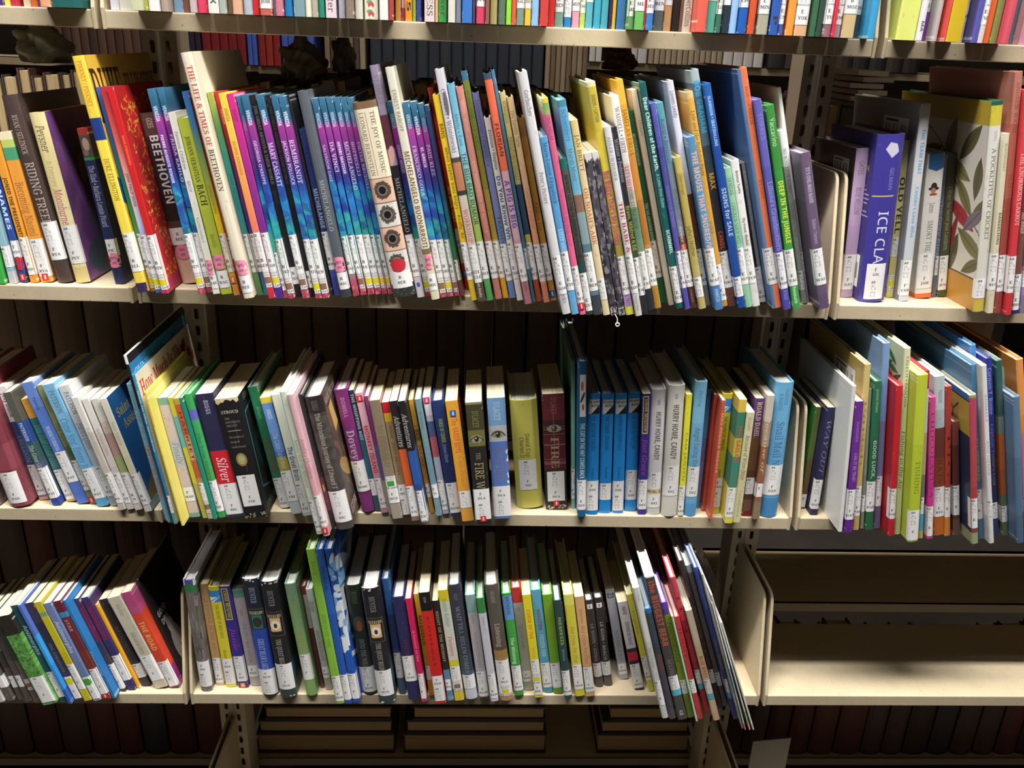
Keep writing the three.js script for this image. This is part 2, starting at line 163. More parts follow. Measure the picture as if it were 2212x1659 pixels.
// cover faces: left edge of the drawing = left edge of the face as one looks at it
const COVER_ART = {
  brassLetters(x, w, h) { x.fillStyle = '#d9b040'; x.fillRect(0, 0, w, h); x.fillStyle = '#3a2018'; x.font = fontOf('s', h * .3); x.save(); x.translate(w * .02, h * .27); x.fillText('DUKE', 0, 0, w * .42); x.restore(); x.save(); x.translate(w * .48, h * .24); x.font = fontOf('s', h * .22); x.fillText('ELLINGTON', 0, 0, w * .5); x.restore(); for (let i = 0; i < 40; i++) blob(x, rnd() * w, h * rr(.35, 1), w * rr(.02, .1), h * rr(.02, .06), ['#a03a28', '#274a8a', '#d9b040', '#5a2a50'][i % 4], rnd() * 3); },
  moon(x, w, h) { x.fillStyle = '#7d4a8c'; x.fillRect(0, 0, w, h); for (let i = 0; i < 60; i++) blob(x, rnd() * w, rnd() * h, w * rr(.05, .2), h * rr(.03, .1), ['#84508f', '#744484', '#8a568e', '#6e4a80'][i % 4], rnd() * 3); blob(x, w * .5, h * .35, w * .2, h * .16, '#6a5230'); blob(x, w * .46, h * .36, w * .1, h * .1, '#a98450'); blob(x, w * .55, h * .62, w * .24, h * .22, '#5a526e'); blob(x, w * .5, h * .88, w * .4, h * .12, '#4e5a66'); x.fillStyle = '#9a4a32'; for (let i = 0; i < 6; i++) x.fillRect(w * rr(.4, .7), h * rr(.7, .95), w * .04, h * .08); },
  scribbles(x, w, h) { x.fillStyle = '#c01d20'; x.fillRect(0, 0, w, h); x.lineWidth = 2; for (let k = 0; k < 9; k++) { const by = h * (.05 + k * .1), bx = w * (.04 + .03 * (k % 4)); for (let i = 0; i < 60; i++) { x.strokeStyle = i % 3 ? '#e09a34' : '#e8c048'; x.beginPath(); let a = bx + w * rr(0, .8), b = by + h * rr(0, .085); x.moveTo(a, b); for (let q = 0; q < 3; q++) { a += w * rr(-.03, .03); b += h * rr(-.012, .016); x.lineTo(a, b); } x.stroke(); } } x.fillStyle = '#b3264f'; x.fillRect(0, h * .93, w, h * .07); },
  clouded(x, w, h) { x.fillStyle = '#2f7cae'; x.fillRect(0, 0, w, h); x.fillStyle = '#1c1a1c'; x.fillRect(0, 0, w, h * .05); bigType(x, 'CYNTHIA RYLANT', w * .04, h * .165, h * .1, '#a9cbe0', 'r', w * .9); blob(x, w * .5, h * .6, w * .35, h * .2, '#c0a070'); },
  doggie(x, w, h) { x.fillStyle = '#e4d9c4'; x.fillRect(0, 0, w, h); bigType(x, 'How Much Is That', w * .03, h * .15, h * .13, '#b8342c', 's', w * .8); bigType(x, 'Guinea Pig in the', w * .08, h * .27, h * .11, '#b8342c', 's', w * .7); bigType(x, 'Window?', w * .3, h * .44, h * .1, '#b8342c', 's', w * .5); for (let i = 0; i < 7; i++) { x.fillStyle = ['#a04030', '#4a3a30', '#c08040'][i % 3]; x.fillRect(w * rr(.72, .95), h * rr(.05, .3), w * .05, h * .06); } },
  saint(x, w, h) { x.fillStyle = '#1d5c98'; x.fillRect(0, 0, w, h); bigType(x, 'Saint of', w * .1, h * .2, h * .11, '#b89a58', 's'); bigType(x, 'Assisi', w * .16, h * .31, h * .11, '#b89a58', 's'); blob(x, w * .72, h * .6, w * .34, h * .32, '#7a5734', .3); blob(x, w * .62, h * .4, w * .12, h * .1, '#a8744a'); blob(x, w * .8, h * .5, w * .12, h * .09, '#2c241e'); blob(x, w * .5, h * .88, w * .4, h * .12, '#8a6a3a'); x.fillStyle = '#7d97a4'; x.fillRect(0, h * .93, w, h * .07); },
  tealRim(x, w, h) { x.fillStyle = '#151719'; x.fillRect(0, 0, w, h); x.strokeStyle = '#3c8078'; x.lineWidth = w * .02; x.beginPath(); x.moveTo(w * .55, h * .1); x.lineTo(w * .12, h * .16); x.lineTo(w * .12, h * .78); x.lineTo(w * .6, h * .9); x.stroke(); blob(x, w * .5, h * .5, w * .3, h * .26, '#1f3a38'); blob(x, w * .45, h * .42, w * .14, h * .1, '#4a8078', .4); bigType(x, 'JONATHAN', w * .1, h * .97, h * .07, '#9aa39a', 'r', w * .8); bigType(x, 'STROUD', w * .15, h * .07, h * .06, '#9aa39a', 'r'); },
  window(x, w, h) { x.fillStyle = '#5a4a3c'; x.fillRect(0, 0, w, h); for (let i = 0; i < 70; i++) blob(x, rnd() * w, rnd() * h, w * rr(.05, .2), h * rr(.02, .08), ['#4c3f36', '#66543e', '#3f3634', '#6e5a3c'][i % 4], .6); x.fillStyle = '#d8b468'; x.beginPath(); x.moveTo(w * .16, h * .13); x.lineTo(w * .3, h * .11); x.lineTo(w * .38, h * .3); x.lineTo(w * .22, h * .33); x.fill(); blob(x, w * .3, h * .62, w * .25, h * .06, '#a98a50', .5); bigType(x, 'KATE DICAMILLO', w * .08, h * .09, h * .06, '#d8cdbc', 'r', w * .85); bigType(x, 'EDWARD', w * .1, h * .93, h * .1, '#d8cdb4', 'r', w * .8); },
  goodDog(x, w, h) { x.fillStyle = '#1b191b'; x.fillRect(0, 0, w, h); bigType(x, 'GOOD', w * .05, h * .4, h * .07, '#cfcac4', 'n', w * .24); bigType(x, 'DOG', w * .07, h * .48, h * .07, '#cfcac4', 'n', w * .2); blob(x, w * .24, h * .72, w * .14, h * .18, '#a8a49e'); blob(x, w * .22, h * .54, w * .08, h * .07, '#b4b0aa'); x.fillStyle = '#9b978f'; x.fillRect(w * .14, h * .78, w * .2, h * .16); x.fillStyle = '#5c5854'; x.fillRect(w * .24, h * .74, w * .02, h * .2); blob(x, w * .17, h * .49, w * .03, h * .05, '#8f8b86'); x.fillStyle = '#8a2a72'; x.fillRect(0, h * .94, w, h * .06); },
  clawBack(x, w, h) { x.fillStyle = '#2d2878'; x.fillRect(0, 0, w, h); bigType(x, 'TH', w * .8, h * .22, h * .05, '#d8c648', 'n'); x.fillStyle = '#b6b2cc'; for (let i = 0; i < 9; i++) x.fillRect(w * rr(.6, .75), h * (.3 + i * .025), w * .2, h * .008); barcode(x, w * .55, h * .72, w * .35, h * .2); },
  leaves(x, w, h) { x.fillStyle = '#d6cfc2'; x.fillRect(0, 0, w, h); x.fillStyle = '#b9a03a'; x.fillRect(0, 0, w, h * .11); x.strokeStyle = '#6a5c48'; x.lineWidth = 3; x.beginPath(); x.moveTo(w * .98, h * .62); x.quadraticCurveTo(w * .8, h * .5, w * .6, h * .3); x.quadraticCurveTo(w * .5, h * .2, w * .35, h * .15); x.stroke(); for (const [u, v, l, r] of [[.62, .2, .15, 1.9], [.82, .2, .15, 2.3], [.7, .33, .16, .4], [.92, .36, .13, 1.7], [.55, .42, .16, 2.6], [.8, .46, .14, .9], [.95, .52, .14, 2.2], [.62, .55, .15, 1.2], [.9, .68, .16, .5], [.72, .76, .15, 1.9], [.55, .7, .14, .8], [.4, .28, .14, 2.8], [.38, .5, .14, .3], [.93, .78, .12, 2.6]]) leaf(x, w * u, h * v, w * l, w * l * .62, r, ['#7a7246', '#686238', '#857c52', '#5e5a38'][rnd() * 4 | 0]); leaf(x, w * .78, h * .55, w * .16, w * .1, .5, '#a8303a'); leaf(x, w * .7, h * .68, w * .18, w * .06, 1.9, '#98323c'); leaf(x, w * .9, h * .56, w * .12, w * .08, 2.4, '#7a6a78'); x.fillStyle = '#c08a34'; x.fillRect(0, h * .84, w, h * .16); x.fillStyle = '#4a4038'; x.fillRect(0, h * .835, w, h * .008); },
  barred(x, w, h) { const c = x.barCol || '#55504e'; x.fillStyle = c; x.fillRect(0, 0, w, h); barcode(x, w * .5, h * .08, w * .36, h * .14); },
  yellowSquare(x, w, h) { x.fillStyle = '#26324e'; x.fillRect(0, 0, w, h); x.fillStyle = '#2a7ac0'; x.fillRect(0, 0, w, h * .04); x.fillStyle = '#b9a848'; x.fillRect(w * .35, h * .05, w * .65, h * .22); x.strokeStyle = '#3a3428'; x.lineWidth = 5; x.beginPath(); x.moveTo(w * .7, h * .1); x.lineTo(w * .76, h * .16); x.lineTo(w * .84, h * .1); x.moveTo(w * .76, h * .16); x.lineTo(w * .75, h * .23); x.stroke(); x.fillStyle = '#98a078'; x.fillRect(0, h * .92, w, h * .08); },
  floral(x, w, h) { x.fillStyle = '#cfd4a8'; x.fillRect(0, 0, w, h); for (let i = 0; i < 30; i++) leaf(x, w * rr(.4, 1), h * rr(.05, .35), w * .08, w * .04, rnd() * 6, ['#4c7a44', '#6a8a4c', '#2c4a34'][i % 3]); blob(x, w * .8, h * .18, w * .06, h * .03, '#c03a30'); },
  mesh(x, w, h) { x.fillStyle = '#3f9438'; x.fillRect(0, 0, w, h); x.strokeStyle = 'rgba(20,60,20,.6)'; x.lineWidth = 1; for (let i = 0; i < 90; i++) { x.beginPath(); x.moveTo(0, h * i / 60); x.lineTo(w, h * (i / 60 - .2)); x.stroke(); } x.fillStyle = '#2a5a28'; x.fillRect(w * .5, h * .05, w * .3, h * .02); },
  redRoad(x, w, h) { x.fillStyle = '#3a4656'; x.fillRect(0, 0, w, h); x.fillStyle = '#9c2420'; x.fillRect(0, 0, w * .4, h * .3); blob(x, w * .5, h * .6, w * .3, h * .2, '#5a4a40'); },
  sky(x, w, h) { SPINE_ART.clouds(x, w, h); },
};
// ---------------------------------------------------------------- every book in the rows: where its spine stands in the photograph, and its print
// tx ty bx by w | kind | colours | lettering | stickers | colour words     (spine head, spine foot and width in the block's enlarged pixels)
// kind: p picture book, h hardcover, b paperback; then pages w/c/t, depth d###, art =name, cover face <name (seen left) or >name (seen right)
const V1 = '=facets', BLOCKS = [
{ shelf: 'B', bay: 'L', x0: 0, y0: 90, s: 2.86, rows: `
-150 720 15 1500 50|b|3fae4a|||bright green
-120 700 80 1497 60|b|8fb6c4,c8c8cc@.9||a.7^c.85:F/ROS|pale blue
-95 650 150 1492 58|b|1f3f8c,2c4a9c@.5,33406e@.92|NAMES@.3-.6,cfe0f4|c.68:F/ROS^r.8^s.93r|navy blue
-62 580 212 1492 60|b|e39a32,e0962c@.6,dc9030@.9|JONED THE PRESIDENT?@.28-.68,2a1c10,n,.42|a.68^c.8:F/ROS|orange black-lettered
12 565 290 1490 82|b|e8dcb8,b8c86a@.05,4a9a70@.1,e59a3c@.18|Becoming Naomi@.32-.68,8a5a3a,r,.6|a.7^c.8:F/RYA^s.94r|orange teal-banded
48 338 400 1495 96|h|4a3a36|RYAN / SELZNICK@.1-.3,b9aca0,r,.34^RIDING FREED@.34-.68,b9b0a6,r,.55|a.66^c.77:F/RYA|dark brown
218 445 510 1495 95|h>moon|e4d49a,e4d8a4@.5,d9c688@.9|Pevsner@.07-.22,4a4234,i,.5^Is Everyone@.27-.42,b09a6c,i,.3^Moonburner@.43-.66,b03a78,i,.5|a.65^c.77:F/PEV|cream purple-sided
502 540 740 1500 66|p=photoTop|0|The Iliad • Barbara Leonie Picard@.23-.62,c9c4d8,r,.5|c.7:F/PIC^n.79|navy photograph-topped` },
{ shelf: 'B', bay: 'M', x0: 0, y0: 90, s: 2.86, rows: `
478 92 876 1555 78|pd235>brassLetters|f0cf48,f2d452@.24,1f3a80@.245,f4d850@.335,f2d452@.9,3a2a50@.955|PINKNEY / PINKNEY@.02-.2,c4672c,r,.4^DUKE ELLINGTON@.41-.59,6a5424,r,.42|a.73^c.83:B/ELL|yellow navy-banded
590 285 933 1545 44|b|3f5aa0@0>2c5a9c@.2>2a7a80@.4>3c9a4c@.6>58a848@.7>a8702c@.9>b87828@1||a.7^c.81:B/ARM^ly.87|blue-green
640 285 982 1555 46|b|b82a32@0>d8605a@.25>e8b0a8@.45>c0bce0@.65>4a62b8@.9>3a5cb0@1|JOHN PHILIP SOUSA@.4-.56,6a4444,n,.4|a.7^c.81:B/SOU^ly.87|pink-and-red
690 285 1034 1560 50|b=scribble>scribbles|0|IGOR STRAVINSKY@.22-.36,e88a50,n,.3|a.7^c.81:B/STR^ly.87|red yellow-scribbled` },
{ shelf: 'B', bay: 'M', x0: 360, y0: 90, s: 2.86, rows: `
-140 450 136 1500 128|h|4a3832,1d1c20@.13,1a191d@.5,4a3430@.62,7a5a50@.7,d8b8a4@.8|GOSS@.03-.085,c8beb4,r,.3^BEETHOVEN@.12-.52,d8d8d8,n,.42|c.66:B/BEE^n.76|black wide
-95 295 220 1560 47|b${V1}|0|VENEZIA@.08-.15,cfe0ea,n,.5^PIERRE AUGUSTE RENOIR@.21-.44,e8e0f0,n,.42|a.69^c.8:B/REN^ly.86|blue-purple
-38 290 266 1552 46|b${V1}|0|VENEZIA@.08-.15,cfe0ea,n,.5^FRIDA KAHLO@.21-.44,d8d0e8,n,.42|a.69^c.8:B/KAH^lb.86|blue-purple
32 440 308 1562 52|b|e0ded4,dcdacc@.5,e4e2d8@.9|Famous Children@.1-.3,4a4640,l,.4^BACH@.36-.42,5a5a70,l,.4^Rachlin/Hellard@.56-.7,7a7a70,l,.34|n.8^c.87:B/BAC|white
92 480 372 1565 80|b|b4bc3c,a8b43c@.5,b0bc40@.9|JOHANN SEBASTIAN@.1-.35,3a3c20,s,.36^BACH@.36-.48,2e3018,s,.5^Rachlin@.64-.72,5a6028,i,.34|n.76^c.86:B/BAC|yellow-green
108 312 436 1570 44|b|3c74bc@0>3f7aa8@.15>7a9a60@.3>b8b040@.5>ecd020@.6>e0a838@.85>d8883c@1|LEONARD BERNSTEIN@.44-.58,8a7a30,n,.34|a.68^c.79:B/BER^s.9o|blue-to-yellow
148 320 474 1566 32|b|b02a52@0>c04a3a@.3>c86a34@.6>8a3a2c@1||a.7|crimson thin
124 74 522 1592 72|hd215|e6dcc4|THE LIFE & TIMES OF@.05-.36,b8423c,s,.45^BEETHOVEN@.37-.54,5a463a,s,.45|n.83^c.9:B/BEE|tall cream
262 318 574 1570 44|b|a8a840@0>6aa060@.15>2a9a94@.35>2a8a94@.6>6a8a50@.9>5a8a4c@1|JOHANN SEBASTIAN BACH@.38-.56,1f5a5c,n,.34|a.68^c.78:B/BA|olive-to-teal
306 312 612 1568 44|b|c8242c@0>a82038@.2>6a2468@.4>4a2a80@.6>3a6aa0@.9>2a9aa0@1|VENEZIA@.08-.15,e0b0a0,n,.4|a.68^c.78:B/BE|red-to-purple
347 322 656 1590 48|b|f0d048@0>f0c050@.2>ee9a5c@.45>ee7a64@.65>d8344c@.92>c02c40@1|VENEZIA@.07-.13,a87a2c,n,.45^GEORGE GERSHWIN@.22-.38,c8783c,n,.4|a.66^c.78:B/GER^lb.84|yellow-to-coral
392 328 702 1590 50|b|d83088@0>c02a88@.2>8a2a8c@.5>7a2a88@.65>4a2a90@.9>4a2888@1|VENEZIA@.07-.13,8a2060,n,.45|a.66^c.77:B/COP^ly.85|magenta
436 342 738 1586 36|b${V1}|0|VENEZIA@.09-.16,9a7ab0,n,.45|a.76^c.85:B/IC|blue-purple
476 334 772 1590 46|b${V1}|0|VENEZIA@.07-.14,e0e8f0,n,.5^GEORGIA O'KEEFFE@.21-.42,e8dcf0,l,.44|a.69^c.81:B/OKE^lb.87|blue-purple
526 334 812 1582 44|b|1a191d|THE GREAT ARTISTS & THEIR WORLD@.05-.42,a8a49c,r,.44^DEGAS@.45-.52,4a4448,r,.44|c.84:B/DEC|black
572 334 872 1590 48|b${V1}|0|VENEZIA@.07-.14,e0e8f0,n,.5^MARY CASSATT@.22-.43,e8dcf0,r,.6|a.67^c.79:B/CAS^lb.87|blue-purple
621 334 902 1582 40|b|17161a|THE GREAT ARTISTS & THEIR WORLD@.05-.42,6a6662,r,.44^CEZANNE@.44-.52,3a363a,r,.44|c.86:B/CE|black
662 338 942 1590 46|b${V1}|0|VENEZIA@.07-.14,e0e8f0,n,.5^JACKSON POLLOCK@.21-.42,e8dcf0,l,.46|a.69^c.81:B/POL^ly.88|blue-purple
722 344 992 1590 54|b${V1}|0|VENEZIA@.07-.14,f0f0f4,n,.5^REMBRANDT@.2-.41,e8dcf0,r,.62|a.69^c.8:B/REM^lb.88|blue-purple
782 328 1018 1576 24|b|1c1b20|||black thin
822 545 1042 1572 66|p|2c3a74,2a3a78@.6,3f4a9a@.8|PETIT@.1-.22,1c2a5c,n,.4^MICHELANGE@.34-.58,b8bcc8,n,.5^WATTS@.88-.96,1f2a5c,n,.4|a.6^c.73:B/MIC|navy short
832 312 1112 1586 76|hd200|5a6068,565c64@.5,3a3e42@.8|MICHELANGELO@.41-.66,a8acac,r,.42|n.79^c.87:B/MIC|slate grey` },
{ shelf: 'B', bay: 'M', x0: 700, y0: 90, s: 2.765, rows: `
-64 343 185 1522 46|b${V1}|0|VENEZIA@.07-.14,c0d0e0,n,.5^SALVADOR DALI@.22-.4,d8d0e8,l,.46|a.68^c.8:B/DAL|blue-purple
-22 340 236 1516 44|b${V1}|0|VENEZIA@.07-.14,b8c8d8,n,.5^DA VINCI@.21-.36,e8e0f0,r,.6|a.68^c.8:B/DAV^lb.87|blue-purple
24 338 284 1514 46|b${V1}|0|VENEZIA@.07-.14,c0d0e0,n,.5^HENRI MATISSE@.21-.37,e0d8ec,n,.42|a.68^c.8:B/MAT^ly.88|blue-purple
72 338 326 1512 44|b${V1}|0|VENEZIA@.07-.14,b8c8d8,n,.5^MICHELANGELO@.21-.45,e0d8ec,r,.6|a.68^c.8:B/MIC^ly.88|blue-purple
110 338 362 1512 38|b${V1}|0|VENEZIA@.07-.14,a8b8c8,n,.5^BOTTICELLI@.21-.38,d0c8dc,r,.5|a.68^c.8:B/BOT^ly.88|blue-purple
146 338 396 1512 36|b${V1}|0|VENEZIA@.07-.14,98a8b8,n,.5^PIETER BRUEGEL@.21-.45,d0c8dc,r,.5|a.68^c.8:B/BRU^ly.88|blue-purple
240 372 482 1536 144|hd185=circles|0|THE JOY OF MUSIC@.05-.35,4a443c,r,.22,.22^LEONARD BERNSTEIN@.05-.36,4a443c,r,.22,-.24|r.79^c.86:B/BER|cream rosette-printed
290 148 586 1532 52|p=hand|0|STANLEY@.04-.16,6a6070,r,.5^MICHELANGELO@.46-.7,a8a4a4,r,.5|a.73^c.83:B/MIC|lavender-topped photographic
392 362 626 1522 44|b${V1}|0|VENEZIA@.06-.13,b0c0d0,n,.5^GRANT WOOD@.21-.35,d8d0e4,l,.44|a.69^c.8:B/GRA^ly.88|blue-purple
386 158 668 1545 58|pd215|d8d4c4,d4d0c0@.76,7a6a4a@.765,d8cfb4@.79|ERNEST RABOFF@.09-.26,6a6456,l,.45^MICHELANGELO BUONARROTI@.34-.76,7a5a3c,n,.55|n.79^c.88:B/MIC|white brown-lettered
492 362 706 1530 46|b${V1}|0|VENEZIA@.06-.13,b0c0d0,n,.5^FRANCISCO GOYA@.21-.46,d8d0e4,r,.5|a.69^c.8:B/GOY^lb.87|blue-purple
532 364 756 1526 46|b${V1}|0|VENEZIA@.07-.16,e0e8f0,n,.5^EL GRECO@.22-.32,e8e0f0,n,.4|a.69^c.8:B/GRE^ly.89|blue-purple
576 374 796 1522 44|b${V1}|0|VENEZIA@.07-.14,90a0b8,n,.5^PAUL KLEE@.2-.36,d8d0e4,r,.55|a.69^c.8:B/KLE^lb.88|blue-purple
612 385 832 1520 36|b|2a4a78@0>3a3a80@.3>1f5a78@.5>2a7a50@.75>8a3a4c@1|GEORGES SEURAT@.48-.62,3a7ac8,n,.4|a.8|dark blue-green
618 278 852 1482 44|p|c0261e,e03228@.25,e4ddd4@.68,e43a2c@.86|MY DOG TOBY@.47-.65,f0d860,n,.6|c.72:E/LIN^s.9b|red white-banded
664 324 902 1550 46|p|ecc828,e4b82c@.6,d0b028@.8|BANG@.13-.2,5a4a10,n,.5^When Sophie Gets Angry—Really, Re@.24-.68,7a5a18,n,.4|a.7^c.8:E/BAN|yellow
682 168 942 1556 56|pd220=collage|0|Clements • Wisniewski@.08-.34,4a4650,r,.5^WORKSHOP@.58-.73,b03a4c,r,.55^Clarion Books@.88-.98,c8beb4,n,.36|a.74^c.83:621/CLE|grey brown-patched
756 254 986 1550 48|p|6aa8c4@0>7ab4c8@.3>8ab88c@.5>a0b858@.65>9ab850@.8>5aa05c@.9>4a9a54@1|Merts • East@.13-.27,2c5c74,l,.4^THE BIG BAD RUMOR@.3-.63,242c28,l,.6|a.71^c.82:E/HER|blue-to-green
806 274 1046 1542 50|p|c88478,c4786c@.5,c47c70@.9|WOOD / WOOD@.06-.2,d8a89c,r,.5^KING BIDGOOD'S IN THE BATHTUB@.33-.67,d8a898,r,.44|a.71^c.82:E/WOO|salmon
842 178 1088 1536 44|pd215|3a6a8a,6a7a30@.04,7a8434@.2,9a9440@.5,b0a040@.7,d8a028@.88|STARE/ARREGO & DEWEY@.08-.33,3c4420,r,.4^Little Louie the Baby B@.36-.72,b8642c,r,.6|a.73^c.83:E/ARA|olive green` },
{ shelf: 'B', bay: 'M', x0: 1000, y0: 110, s: 2.72, rows: `
80 250 292 1456 50|p|6a6a98,7a80b0@.3,7488b8@.6,6a86bc@.9|Zimmerman / Clemesha@.03-.34,3a4068,l,.45^TRASHY@.58-.72,283048,l,.5|a.72^c.83:E/ZIM|lavender-blue
136 400 336 1470 48|p|e4e0dc|Zolotow • Steptoe@.06-.27,3a7060,n,.38^Do You Know Wh@.3-.65,2c5a98,n,.55|a.66^c.77:E/ZOL|white green-lettered
138 142 394 1492 56|pd210|3a4a62,e0694a@.025,e26e4c@.3,d0a6b4@.4,cc98a4@.7,b87a82@.88|FLORIAN@.2-.34,5a2c24,n,.45^A PIG IS BIG@.44-.65,4a4a9c,n,.6^PHILOMEL@.88-.94,6a4a50,n,.3|a.72^c.84:E/FLO|orange-and-pink
182 112 412 1480 28|p|4a7a98||a.75|steel blue
226 246 442 1476 46|p|c4b878,b8ac6c@.2,b4b070@.4,2c4a62@.42,c8b84c@.66,b4b0a8@.72,b0502c@.85|McNaughton@.04-.14,6a6038,l,.45^PRESTON'S GOAL!@.2-.4,7a7040,r,.5|a.7^c.8:E/MCN|khaki blue-panelled
268 278 494 1482 44|p|d8bc8c,dcb088@.3,e4a07c@.5,e0a080@.7,d88a68@.9|Tiny Timothy Turtle@.06-.23,5a5a50,r,.5^Leedahle & Mouse Cat@.42-.62,b06a4c,r,.4|a.7^c.8:E/LEO|peach
340 398 532 1472 44|p|8a6230,a8782c@.1,c08a34@.5,cc9438@.9|Day Gardener@.05-.2,5a3c14,i,.45^A Balloon Tour@.44-.6,4a3414,i,.5|a.67^c.77:E/DAY^s.94b|mustard
358 128 610 1572 58|hd210|d8d6d8,d8d6d8@.5,d4d2d2@.9|Gorbachev@.07-.17,3a3840,r,.45^Peter's Picture@.39-.52,4a4850,r,.4^Books@.89-.95,5a5a60,r,.5|a.74^c.83:E/GOR|tall white
470 514 664 1577 54|p|5a9cd0,62a4d8@.5,6ca8d4@.9|Marie-Louise Fitzpatrick@.03-.36,24304c,r,.45^LIZZY AND@.5-.63,c8dcec,r,.5|a.63^c.74:E/FIT|sky blue
482 285 706 1566 46|p|e0cc48,8aa860@.02,98b070@.05,d8648c@.07,e4688e@.6|WILHELM@.08-.18,7a3a58,l,.5^The Lord Is My Shepherd@.4-.66,b04a80,l,.5|a.76^c.88:E/WI^s.94r|pink green-topped
585 638 746 1556 48|p|1f6a5c,55524a@.07,4a4844@.3,3a3c38@.6,1f4a44@.66,2a3a36@.9|NOBODY LISTENS TO ANDREW • Guilfoile@.1-.62,1c1c1c,n,.45|a.72^c.84:E/GUI|dark taupe
575 296 792 1562 58|p|4a8a9c,62a6cc@.03,6cacd0@.15,7fb0c4@.4,8a6a58@.42,8aa0a4@.5,5a7c88@.65,3a4248@.9|Schoenherr@.04-.18,3a6a98,r,.5^Marsh Music@.21-.36,5a6a4a,r,.45|a.69^c.81:E/BER|sky blue
650 414 845 1570 50|p|e0c888,e2cca0@.2,e4d0a8@.5,e0d0a4@.8|JAN BRETT@.07-.25,4a3c2c,r,.45^ON NOAH'S ARK@.33-.62,b4442c,r,.55|a.8^c.9:E/BRE|cream
733 606 890 1572 48|b=camo|0|||grey tattered
776 598 932 1566 44|b=camo|0|||grey tattered
745 192 982 1556 56|pd210|e8e0b0,ccb840@.02,d8c444@.2,dcc848@.33,c0a040@.36,a0903c@.65,b49ab8@.86,d4cc48@.96|DODDS / CATTON@.05-.16,5a5a50,n,.4^No Biggy! That's My Donkey@.36-.68,b03a88,n,.6^LODE PRESS@.88-.96,5a3a9a,n,.4|a.73^c.84:E/DOD|yellow magenta-lettered
846 453 1035 1562 46|p|dcdadc,d4d2d4@.5,d0ccc6@.9|ADLER / WIDENER@.05-.27,6a686c,r,.42^THE BABE &@.38-.65,b0383c,s,.5^Harcourt Brace@.88-.97,5a5a5a,r,.3|a.66^c.78:E/ADL|white
892 452 1072 1552 42|p|26242c,24222a@.35,2a2c20@.4,3c4a28@.6,28262c@.8|Winner • Pederson@.06-.28,a8b0c0,r,.5^Bravo, Mildred & Ed@.4-.64,c8c048,r,.55|a.68^c.79:E/WAG|black` },
